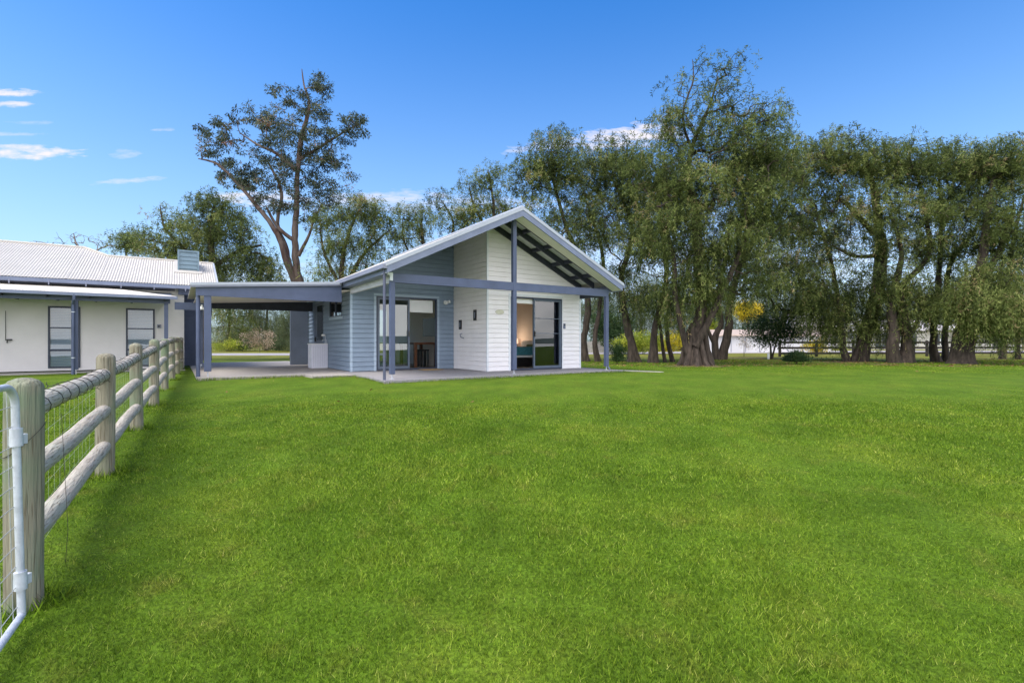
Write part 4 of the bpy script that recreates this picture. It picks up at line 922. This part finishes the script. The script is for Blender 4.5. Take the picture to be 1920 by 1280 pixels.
tree('peppermint_tree', 22.6, 'peppermint tree with the thickest tilted trunk and a drooping curtain of leaves at its right', 'tree',
     [[(1803, 686, 0, .50), (1806, 655, 0, .42), (1812, 620, 0, .42), (1820, 570, 0, .34), (1840, 500, 0, .2), (1850, 420, 0, .13), (1860, 340, 0, .06)],
      [(1815, 600, 0, .2), (1860, 560, -.6, .12), (1890, 540, -1, .08)], [(1822, 560, 0, .18), (1870, 480, 0, .12), (1900, 400, 0, .07)]],
     [(1850, 300, 60, 36, 64, 1), (1905, 330, 55, 45, 60, .9), (1850, 390, 65, 45, 56, .8), (1900, 460, 50, 45, 40, .7), (1850, 520, 60, 35, 60, 1.1, -.6), (1810, 560, 50, 28, 44, 1.2, -.8), (1870, 570, 60, 36, 80, 1.3, -.9), (1900, 600, 40, 34, 40, 1.2, -.6), (1835, 590, 30, 20, 20, 1.1, -1), (1870, 440, 70, 50, 60, .8)], group=GR)
tree('peppermint_tree', 29, 'peppermint tree at the far right edge behind the dark rail fence', 'tree',
     [[(1880, 668, 0, .16), (1882, 640, 0, .14), (1890, 560, 0, .12), (1900, 450, 0, .08), (1930, 340, 0, .04)], [(1910, 668, 0, .13), (1908, 640, 0, .12), (1920, 560, 0, .1)]],
     [(1940, 310, 60, 36, 50, 1), (1950, 400, 60, 50, 44, .9), (1930, 500, 50, 50, 40, .9), (1890, 600, 40, 26, 26, 1), (1950, 590, 50, 34, 40, 1)], group=GR)
# small dark tree and bushes on the right lawn
tree('small_tree', 29.5, 'small bushy dark-leaved tree standing beside a short white marker post', 'tree',
     [[(1446, 669, 0, .06), (1444, 645, 0, .05), (1430, 625, 0, .03)], [(1447, 668, 0, .05), (1456, 640, 0, .04), (1470, 615, 0, .02)]],
     [(1430, 620, 40, 22, 60, .5), (1475, 618, 30, 22, 40, .5), (1450, 640, 34, 18, 30, .35), (1455, 596, 52, 20, 44, .4), (1490, 625, 24, 16, 20, .4)], kind='bush', mat='leaf_dark', mind=.3, twig=.006)
def bush(px, py, Y, w, h, label, mat='leaf_dark', n=26, size=.7, kind='bush', name='bush', dens=1.0, group=None):
    hpx = h / Y * FPX / 2; wpx = w / Y * FPX / 2
    return tree(name, Y, label, name.replace('_', ' '), [[(px, py, 0, .02), (px, py - hpx * .8, 0, .015)]], [(px, py - hpx, wpx, hpx, n, dens, 0, min(w / 2, 1.5))], kind=kind, mat=mat, mind=-.2, twig=.004, size=size, group=group, flare=1)
bush(1157, 684, 22.5, .75, .9, 'little green shrub between the patio post and the forked trunk', n=26, size=.55, dens=1.6)
bush(1493, 684, 22.4, .95, .5, 'low dark round shrub alone on the lawn before the fence', n=40, size=.6, dens=2.4)
bush(1205, 660, 40, 3.4, 1.6, 'bright yellow-green shrub seen between the trunks right of the cabin', mat='leaf_lime', n=60, size=1.2)
bush(1255, 660, 42, 2.6, 1.5, 'orange-tinted yellow shrub behind the thin stems', mat='leaf_yellow', n=40, size=1.2)
bush(1172, 660, 41, 2.2, 1.1, 'pale lime shrub beside the grey picket fence', mat='leaf_lime', n=40, size=1.2)
bush(1530, 660, 37, 1.8, .8, 'low orange shrub behind the dark rail fence', mat='leaf_yellow', n=26, size=1.0)
bush(1150, 650, 44, 4, 3.2, 'dark dense shrub behind the grey picket fence', n=80, size=1.6)
bush(1395, 662, 34, .9, 1.2, 'thin brown-leaved sapling before the long white shed', mat='leaf_pink', n=12, size=.6, dens=.4, name='sapling')

# behind the buildings
GB = 'trees rising behind the cabin and the white house'
tree('gum_tree', 31, 'tall open-crowned gum tree with reddish forked trunk behind the carport', 'tree',
     [[(562, 672, 0, .5), (562, 560, 0, .38), (560, 525, 0, .24), (553, 470, 0, .19), (555, 400, 0, .17), (558, 330, 0, .13), (565, 260, 0, .15), (580, 200, 0, .09), (570, 160, 0, .05), (566, 130, 0, .02)],
      [(562, 545, 0, .24), (540, 500, -.2, .17), (520, 440, -.3, .14), (480, 385, -.4, .12), (450, 350, -.4, .09), (410, 310, -.4, .08), (372, 298, -.4, .03)],
      [(545, 510, 0, .18), (535, 460, .3, .14), (520, 420, .3, .11), (528, 360, .4, .1), (500, 300, .4, .06)],
      [(555, 455, 0, .13), (520, 425, 0, .10), (500, 390, 0, .07)], [(560, 480, 0, .12), (580, 440, -.3, .08), (590, 400, -.3, .05)],
      [(556, 320, 0, .14), (520, 290, -.2, .1), (480, 270, -.2, .06), (450, 250, -.2, .03)], [(560, 300, 0, .12), (610, 270, .2, .08), (650, 245, .2, .05), (680, 230, .2, .03)]],
     [(415, 250, 44, 28, 34, .9), (398, 288, 30, 22, 14, .8), (448, 330, 36, 30, 34, 1.2), (478, 222, 44, 22, 24, .9), (545, 188, 48, 22, 26, .9), (600, 165, 22, 24, 22, .9), (592, 210, 30, 26, 20, .9), (525, 240, 55, 26, 28, .9), (550, 278, 70, 30, 46, 1.1),
      (600, 250, 42, 26, 18, .9), (662, 238, 32, 18, 24, 1.0), (635, 262, 34, 20, 12, .8), (622, 305, 42, 30, 28, 1.0), (560, 325, 66, 28, 40, .8), (490, 350, 50, 30, 34, .8), (600, 360, 56, 32, 44, .8), (535, 385, 60, 30, 40, .7), (480, 295, 40, 24, 14, .7), (650, 335, 28, 22, 10, .5), (600, 410, 50, 30, 26, .6)],
     kind='gum', mat='leaf_gum', bark='barkgum', twig=.010, size=.66)
tree('peppermint_tree', 27, 'broad dark peppermint tree behind the chimney box of the white house', 'tree',
     [[(388, 672, 0, .2), (390, 560, 0, .2), (400, 500, 0, .17), (395, 450, 0, .14), (400, 400, 0, .08)], [(400, 510, 0, .14), (350, 470, -.2, .1), (310, 430, -.2, .06), (300, 385, -.2, .02)], [(402, 500, 0, .13), (450, 470, .2, .09), (490, 460, .2, .05)]],
     [(405, 395, 50, 30, 50, 1), (360, 440, 60, 36, 60, 1), (310, 400, 40, 24, 12, .3), (440, 440, 50, 36, 50, 1), (300, 460, 60, 26, 40, .9), (470, 490, 50, 34, 48, 1), (400, 500, 60, 34, 50, 1), (340, 490, 50, 20, 30, 1), (440, 540, 60, 30, 40, 1), (500, 520, 34, 30, 26, .9)], group=GB)
tree('peppermint_tree', 28, 'grey-green peppermint tree just right of the gum, behind the carport roof', 'tree',
     [[(640, 672, 0, .22), (642, 560, 0, .17), (640, 510, 0, .14), (650, 450, 0, .1), (670, 400, 0, .05)], [(645, 540, 0, .12), (680, 480, .1, .09), (720, 440, .1, .05)], [(640, 540, 0, .1), (610, 480, -.1, .07), (600, 430, -.1, .04)]],
     [(625, 410, 40, 30, 40, .75), (680, 390, 44, 26, 44, .8), (720, 420, 36, 30, 34, .7), (640, 460, 50, 34, 44, .75), (700, 460, 50, 30, 38, .6), (620, 510, 36, 26, 26, .7), (680, 505, 60, 24, 28, .6)], group=GB)
tree('peppermint_tree', 30, 'thin wispy peppermint tree behind the left roof slope of the cabin', 'tree',
     [[(800, 672, 0, .2), (800, 560, 0, .16), (795, 480, 0, .12), (790, 420, 0, .07)], [(800, 520, 0, .1), (760, 460, 0, .06), (755, 410, 0, .03)], [(800, 500, 0, .1), (850, 430, 0, .06), (830, 380, 0, .03)]],
     [(770, 400, 36, 22, 22, .6), (815, 375, 26, 22, 14, .5), (800, 420, 50, 24, 30, .6), (760, 440, 46, 26, 28, .55), (850, 420, 50, 24, 26, .6), (740, 480, 40, 20, 16, .5)], group=GB)
tree('peppermint_tree', 29, 'pointed wispy peppermint tree behind the cabin ridge', 'tree',
     [[(920, 672, 0, .24), (925, 560, 0, .18), (925, 450, 0, .12), (925, 380, 0, .07), (915, 320, 0, .03)], [(925, 450, 0, .1), (890, 390, 0, .06), (880, 350, 0, .03)], [(928, 450, 0, .1), (960, 390, 0, .05)]],
     [(920, 335, 30, 28, 26, .6), (885, 350, 30, 20, 18, .55), (930, 385, 40, 26, 30, .6), (880, 395, 46, 24, 34, .7), (960, 410, 36, 26, 26, .7), (900, 430, 60, 20, 30, .7)], group=GB)
tree('dead_tree', 30, 'bare wind-bent tree showing dark twigs over the ridge of the white house', 'tree',
     [[(150, 672, 0, .2), (150, 560, 0, .15), (150, 480, 0, .1), (142, 455, 0, .05), (138, 438, 0, .02)], [(150, 500, 0, .08), (190, 465, 0, .04), (230, 462, 0, .015)], [(150, 500, 0, .08), (100, 462, 0, .03), (62, 452, 0, .012)]],
     [(140, 445, 34, 9, 40, 1), (185, 458, 50, 8, 44, 1), (95, 457, 38, 5, 20, 1), (225, 462, 24, 9, 16, 1)], kind='bare', bark='barkgrey', twig=.008)
tree('small_tree', 29, 'thin brownish-green crown left of the chimney box', 'tree',
     [[(240, 672, 0, .12), (240, 520, 0, .08), (236, 470, 0, .04)]], [(238, 455, 30, 16, 26, .6), (262, 450, 24, 18, 20, .7)], group=GB)
# far screen of foliage seen below the crowns and through the carport
hedge = [(430, 'dark drooping tree beyond the road, at the left of the carport opening', 54), (500, 'tall green tree beyond the road in the middle of the carport opening', 56), (560, 'drooping tree beyond the road near the wing wall', 53)]
for i, (px, lab, Y) in enumerate(hedge):
    tree('roadside_tree', Y, lab, 'tree', [[(px, 662, 0, .2), (px, 600, 0, .12), (px + 5, 550, 0, .06)]],
         [(px, 560, 52, 40, 60, 1.3), (px + 10, 605, 56, 34, 80, 1.6), (px, 635, 50, 16, 40, 1.3)], mat='leaf_far' if i else 'leaf_pep', size=1.5, group='trees across the road', mind=.2)
bush(487, 658, 48, 3.7, 2.2, 'bare pinkish-brown shrub in the carport opening', mat='leaf_pink', n=46, size=1.1, dens=.5)
bush(425, 659, 49, 4, 1.0, 'low yellow-green border plants left in the carport opening', mat='leaf_lime', n=26, size=1.0)
bush(455, 659, 50, 3, 1.0, 'low dark border shrub beside the pinkish one', n=24, size=1.0)
bush(523, 658, 50, 3, 1.2, 'low olive border shrub right of the pinkish one', mat='leaf_far', n=26, size=1.0)
k = 0
farl = ['left of the patio post, behind the picket fence', 'behind the forked trunk', 'behind the tallest tree', 'above the long white shed', 'behind the small bushy tree', 'over the white gabled house', 'behind the three crowded stems', 'behind the curved stem', 'behind the two slim stems', 'behind the thickest trunk', 'at the far right edge']
protos = []
for i, (px, Y) in enumerate(((1125, 56), (1200, 60), (1275, 58), (1350, 66), (1430, 62), (1520, 74), (1590, 76), (1670, 70), (1745, 75), (1830, 72), (1910, 70))):
    lab = 'hazy olive background tree ' + farl[i]
    if i < 2:
        s_ = Y / 60.
        r = tree('distant_tree', Y, lab, 'tree', [[(px, 655, 0, .22), (px + 2, 620, 0, .16), (px, 560, 0, .08)]],
                 [(px - 16, 575, 34, 26, 50, 1.3), (px + 18, 560, 34, 28, 50, 1.3), (px, 605, 44, 22, 60, 1.4), (px + 4, 530, 26, 22, 26, 1.1)], mat='leaf_far', size=2.1, group='distant trees behind the row', mind=1)
        protos.append(r)
    else:
        src = protos[i % 2]; r = src.copy(); col.objects.link(r); r.location = ((px - 960) / FPX * Y, Y, ground(Y)); r.rotation_euler.z = 1.3 * i; r.scale = (1.1, 1.1, .85 + .08 * (i % 3)); r['label'] = lab
        for ch in src.children: q = ch.copy(); col.objects.link(q); q.parent = r
tree('yellow_tree', 52, 'bright yellow autumn tree showing above the long white shed', 'tree', [[(1402, 655, 0, .15), (1402, 600, 0, .08)]], [(1402, 582, 20, 13, 40, 1.4)], kind='bush', mat='leaf_yellow', size=1.8)
tree('yellow_tree', 50, 'yellow-green crown glimpsed left of the dark two-stemmed tree', 'tree', [[(1325, 655, 0, .15), (1325, 620, 0, .08)]], [(1322, 612, 18, 12, 26, 1.4)], kind='bush', mat='leaf_lime', size=1.6)
# leaf litter at the big trunks, tree shade put into its dark patches
for i, (px, py, rx, ry) in enumerate(((1305, 688, 1.3, .8), (1605, 679, 1.8, .9), (1700, 684, 1.8, .9), (1800, 686, 1.9, 1.0), (1400, 671, 2.4, .7))):
    Y = 1.027 * FPX / (py - Y0); c = at(px, py, Y); m = MB(); n = 28
    m.add([(c[0] + rx * (1 + .22 * math.sin(3 * a + i) + .12 * math.sin(7 * a)) * math.cos(a), c[1] + ry * (1 + .2 * math.sin(4 * a + i)) * math.sin(a), -.068) for a in [2 * math.pi * k / n for k in range(n)]], [tuple(range(n))])
    o = m.build('leaf_litter_shade', M['litter']); tag(o, kind='structure')
# ------------------------------------------------------------------ things beyond the trees
def world_box_thing(): pass
# dark post and rail fence on the right
rfn = thing('rail_fence', (*at(1465, 668, 34)[:2], -.08), 'dark three-rail timber fence along the far side of the right lawn', 'fence')
xs_ = [(1462 + 69 * k, 33.6 + .25 * k) for k in range(-0, 8)]
fp = [((px - 960) / FPX * Y, Y) for px, Y in xs_]
for x, y in fp: c = MB(); c.box(x - .07, x + .07, y - .05, y + .05, -.2, 1.02); c.build('post', M['darktimber'], rfn)
for (x0, y0), (x1, y1) in zip(fp, fp[1:]):
    for z in (.16, .52, .88):
        c = MB(); c.hexa([(x0, y0 - .09, z - .07), (x1, y1 - .09, z - .07), (x1, y1 - .052, z - .07), (x0, y0 - .052, z - .07)], [(x0, y0 - .09, z + .07), (x1, y1 - .09, z + .07), (x1, y1 - .052, z + .07), (x0, y0 - .052, z + .07)]); c.build('rail', M['darktimber'], rfn)
# grey picket fence near the cabin
pf = thing('picket_fence', (*at(1085, 660, 46)[:2], -.08), 'low weathered grey picket fence behind the first two trunks', 'fence')
xa, xb, Y = (1070 - 960) / FPX * 46, (1175 - 960) / FPX * 46, 46
c = MB()
for k in range(46): x = xa + (xb - xa) * k / 45; c.prism([(x - .045, Y - .02), (x + .045, Y - .02), (x + .045, Y + .0), (x - .045, Y + .0)], -.1, .92 + .05 * (k % 2))
c.build('pickets', M['greywood'], pf)
for z in (.2, .7): c = MB(); c.box(xa - .1, xb + .1, Y + .003, Y + .06, z, z + .08); c.build('rail', M['greywood'], pf)
# long white shed
sh = thing('long_shed', (*at(1400, 658, 48)[:2], -.08), 'long low white shed with a thin tiled roof edge behind the two-stemmed tree', 'shed')
x0, x1 = (1310 - 960) / FPX * 48, (1545 - 960) / FPX * 48
c = MB(); c.box(x0, x1, 47, 51, -.2, 1.45); c.build('wall', M['shed_white'], sh)
c = MB(); c.hexa([(x0 - .2, 46.7, 1.46), (x1 + .2, 46.7, 1.46), (x1 + .2, 51.3, 1.46), (x0 - .2, 51.3, 1.46)], [(x0 - .2, 46.8, 1.6), (x1 + .2, 46.8, 1.6), (x1 - .5, 49.2, 2.1), (x0 + .5, 49.2, 2.1)]); c.build('roof', M['tileroof'], sh)
c = MB()
for k in range(1, 9): x = x0 + (x1 - x0) * k / 9; c.box(x - .02, x + .02, 46.97, 46.998, -.1, 1.44)
c.build('panel_joints', M['gutter'], sh)
def house(pa, pb, Y, hw_, rz, label, wm_='cream_wall', gable=False):
    x0, x1 = (pa - 960) / FPX * Y, (pb - 960) / FPX * Y; h = thing('distant_house', ((x0 + x1) / 2, Y, -.08), label, 'house', group='houses behind the trees')
    c = MB(); c.box(x0, x1, Y, Y + 8, -.2, hw_); c.build('wall', M[wm_], h)
    c = MB()
    if gable: c.hexa([(x0 - .4, Y - .6, hw_ + .01), (x1 + .4, Y - .6, hw_ + .01), (x1 + .4, Y + 8.4, hw_ + .01), (x0 - .4, Y + 8.4, hw_ + .01)], [((x0 + x1) / 2 - .05, Y - .6, rz), ((x0 + x1) / 2 + .05, Y - .6, rz), ((x0 + x1) / 2 + .05, Y + 8.4, rz), ((x0 + x1) / 2 - .05, Y + 8.4, rz)])
    else: c.hexa([(x0 - .5, Y - .6, hw_ + .01), (x1 + .5, Y - .6, hw_ + .01), (x1 + .5, Y + 8.6, hw_ + .01), (x0 - .5, Y + 8.6, hw_ + .01)], [(x0 + 2, Y + 3.5, rz), (x1 - 2, Y + 3.5, rz), (x1 - 2, Y + 4.5, rz), (x0 + 2, Y + 4.5, rz)])
    c.build('roof', M['palroof'], h)
    n = max(1, int((x1 - x0) / 3.4))
    for k in range(n):
        xc = x0 + (x1 - x0) * (k + .5) / n; c = MB(); c.box(xc - .75, xc + .75, Y - .04, Y - .003, .5 if k % 3 else .05, 2.0); w = c.build('window', M['darkglass'], h)
        c = MB(); c.box(xc - .04, xc + .04, Y - .06, Y - .042, .5, 2.0); c.box(xc - .8, xc + .8, Y - .06, Y - .042, 2.003, 2.08); c.build('frame', M['white'], w)
house(1480, 1560, 60, 2.6, 4.4, 'white gabled house glimpsed between the small tree and the crowded stems', gable=True)
house(1625, 1790, 64, 2.3, 3.9, 'long pale house behind the curved and slim stems')
house(1835, 1990, 62, 2.2, 3.7, 'pale house behind the drooping tree at the right edge')
def car(px, Y, L, label, mat, rz=0, tall=1.45):
    x = (px - 960) / FPX * Y; r = thing('parked_car', (x, Y, -.08), label, 'car', group='cars parked by the houses')
    def prof(m, pr, y0, y1, z0):
        n = len(pr); m.add([(x + a, Y + y0, z0 + b) for a, b in pr] + [(x + a, Y + y1, z0 + b) for a, b in pr], [tuple(range(n)), tuple(range(n, 2 * n))[::-1]] + [(i, (i + 1) % n, n + (i + 1) % n, n + i) for i in range(n)])
    h = L / 2; g0 = -.08
    c = MB(); prof(c, [(-h, .3), (h, .3), (h, .72), (h - .25, .86), (h * .42, .95), (h * .22, tall), (-h * .55, tall), (-h * .86, .98), (-h, .9)], 0, 1.75, g0); c.build('body', M[mat], r, bevel=.05)
    c = MB(); prof(c, [(h * .36, .98), (h * .19, tall - .08), (-h * .03, tall - .08), (-h * .03, .98)], -.012, -.002, g0); c.build('side_window', M['darkglass'], r)
    c = MB(); prof(c, [(-h * .07, .98), (-h * .07, tall - .08), (-h * .53, tall - .08), (-h * .74, .98)], -.012, -.002, g0); c.build('side_window', M['darkglass'], r)
    for dx in (-h * .62, h * .62):
        for y in (Y - .02, Y + 1.55):
            c = MB(); c.tube([(x + dx, y, g0 + .32), (x + dx, y + .2, g0 + .32)], .32, 18); w = c.build('wheel', M['tyre'], r, smooth=True); c = MB(); c.tube([(x + dx, y - .012, g0 + .32), (x + dx, y - .002, g0 + .32)], .19, 12); c.build('rim', M['silverpaint'], w)
car(1512, 74, 4.3, 'dark car parked beyond the rail fence, left of the orange shrub', 'carpaint')
car(1562, 72, 4.3, 'dark car half hidden behind the crowded tree stems', 'carpaint', tall=1.6)
c = MB(); p = at(1441, 668, 29.2); c.lathe(p[0], p[1], [(.06, -.1), (.06, .22), (.04, .25)], 10); wtop(c, 'marker_post', M['white'], (p[0], p[1], -.08), 'short white marker post at the foot of the small bushy tree', 'post', smooth=True)
# ------------------------------------------------------------------ lawn blades
def blades(name, bands, label, xfn=None):
    Ps, Hs, Ws = [], [], []
    for (ya, yb, dens, h, w) in bands:
        for y0 in np.arange(ya, yb, .5):
            y1 = min(y0 + .5, yb); xl, xr = -1.06 * y1 - .4, 1.06 * y1 + .4
            n = int((xr - xl) * (y1 - y0) * dens); x = rng.uniform(xl, xr, n); y = rng.uniform(y0, y1, n)
            # keep off slabs, path and buildings
            t = (x - LX) * cu + (y - LY) * su; v = -(x - LX) * su + (y - LY) * cu
            bad = ((t > -.37) & (t < 7.76) & (v > -.51)) | ((t > -1.45) & (t <= -.3) & (v > 2.12)) | ((t > -4.11) & (t <= -1.4) & (v > 3.1)) | ((t <= -4.3) & (v > 8.28)) | ((t > -4.52) & (t <= -4.1) & (v > 11.2)) | ((t > 7.7) & (np.abs(t - (8.06 - .25 * v)) < .28) & (v < 2.2) & (v > -2.7)) | (y > 28)
            x, y = x[~bad], y[~bad]; n = len(x)
            z = np.interp(y, [-5, 1.5, 2.74, 4.84, 6.95, 9, 11.2, 13, 16, 20], [-.66, -.56, -.49, -.32, -.25, -.205, -.15, -.09, -.07, -.08]) + .012 * np.sin(x * .9 + y * .4) + .01 * np.sin(x * .37 - y * .8)
            cl = .85 + .14 * np.sin(x * 3.1 + 1.3 * np.sin(y * 2.3)) * np.sin(y * 3.7 + 1.1 * np.sin(x * 1.9)) + .18 * np.sin(x * 11 + y * 7) * np.sin(y * 13 - x * 5)
            Ps.append(np.stack([x, y, z - .005], 1)); Hs.append(h * cl * rng.uniform(.55, 1.35, n)); Ws.append(w * rng.uniform(.7, 1.3, n))
    # longer untrimmed tufts hugging posts and slab edges
    q = []
    for (bx, by) in pp: a_ = rng.random(260) * 6.28; d_ = rng.uniform(.09, .2, 260); q.append(np.stack([bx + np.cos(a_) * d_, by + np.sin(a_) * d_], 1))
    for (t0, v0, t1, v1) in ((-.38, -.52, 7.76, -.52), (-.38, -.5, -.38, 2.1), (-4.1, 3.13, -1.5, 2.98), (-1.44, 2.14, -.4, 2.08)):
        m_ = int(math.hypot(t1 - t0, v1 - v0) * 220); u_ = rng.random(m_); tt = t0 + (t1 - t0) * u_ + rng.normal(size=m_) * .02; vv = v0 + (v1 - v0) * u_ - np.abs(rng.normal(size=m_)) * .03
        q.append(np.stack([LX + tt * cu - vv * su, LY + tt * su + vv * cu], 1))
    q = np.concatenate(q); Ps.append(np.stack([q[:, 0], q[:, 1], np.array([ground(v_) for v_ in q[:, 1]]) - .01], 1)); Hs.append(rng.uniform(.04, .11, len(q))); Ws.append(rng.uniform(.003, .006, len(q)))
    P = np.concatenate(Ps); H = np.concatenate(Hs); Wd = np.concatenate(Ws); n = len(P)
    a = rng.random(n) * 2 * np.pi; side = np.stack([np.cos(a), np.sin(a), 0 * a], 1) * Wd[:, None]
    lean = rng.normal(size=(n, 2)) * .55; tip = P + np.stack([lean[:, 0] * H, lean[:, 1] * H, H], 1)
    V = np.empty((n, 3, 3), np.float32); V[:, 0] = P - side; V[:, 1] = P + side; V[:, 2] = tip
    me = bpy.data.meshes.new(name); me.vertices.add(3 * n); me.vertices.foreach_set('co', V.ravel()); me.loops.add(3 * n); me.loops.foreach_set('vertex_index', np.arange(3 * n, dtype=np.int32))
    me.polygons.add(n); me.polygons.foreach_set('loop_start', np.arange(0, 3 * n, 3, dtype=np.int32)); me.polygons.foreach_set('loop_total', np.full(n, 3, np.int32))
    at_ = me.attributes.new('rnd', 'FLOAT', 'POINT'); at_.data.foreach_set('value', np.repeat(np.clip(rng.random(n) ** 1.15, 0, 1), 3).astype(np.float32))
    me.update(); me.materials.append(M['blade'])
    o = bpy.data.objects.new(name, me); col.objects.link(o); tag(o, label, 'grass', kind='stuff'); return n
nb = blades('lawn_grass', [(1.3, 3, 14000, .032, .0020), (3, 4.5, 9000, .032, .0025), (4.5, 7, 5200, .032, .0034), (7, 10, 2900, .032, .0046), (10, 14, 2100, .034, .006), (14, 20, 1100, .036, .008), (20, 28, 420, .04, .012)],
            'short bright green lawn grass filling the foreground')
print('blades', nb)
# a few longer seed-headed tufts hugging the fence posts

# fallen leaves and twigs under the tree row, a few on the open lawn
n = 6000; x = rng.uniform(3, 30, n); y = 20.5 + rng.random(n) ** 1.3 * 9
k_ = x > (1090 - 960) / FPX * y; x, y = x[k_], y[k_]; x = np.concatenate([x, rng.uniform(-9, 18, 40)]); y = np.concatenate([y, rng.uniform(9, 20, 40)])
t = (x - LX) * cu + (y - LY) * su; v = -(x - LX) * su + (y - LY) * cu; k_ = ~(((t > -.4) & (t < 7.8) & (v > -.55)) | ((t < -.3) & (v > 2))); x, y = x[k_], y[k_]; n = len(x)
d = rng.normal(size=(n, 3)) * (1, 1, .25); zz = np.array([ground(q) for q in y]) + rng.uniform(.012, .03, n)
tag(leaf_mesh('fallen_leaves', np.stack([x, y, zz], 1), d, rng.uniform(.05, .12, n), rng.uniform(.008, .018, n), rng.random(n), leafmat('fallen_leaf', [(0, (.07, .035, .015)), (.5, (.2, .11, .045)), (1, (.36, .25, .12))], .1)), 'fallen brown leaves and twigs strewn over the grass beneath the tree row', 'leaves', kind='stuff')
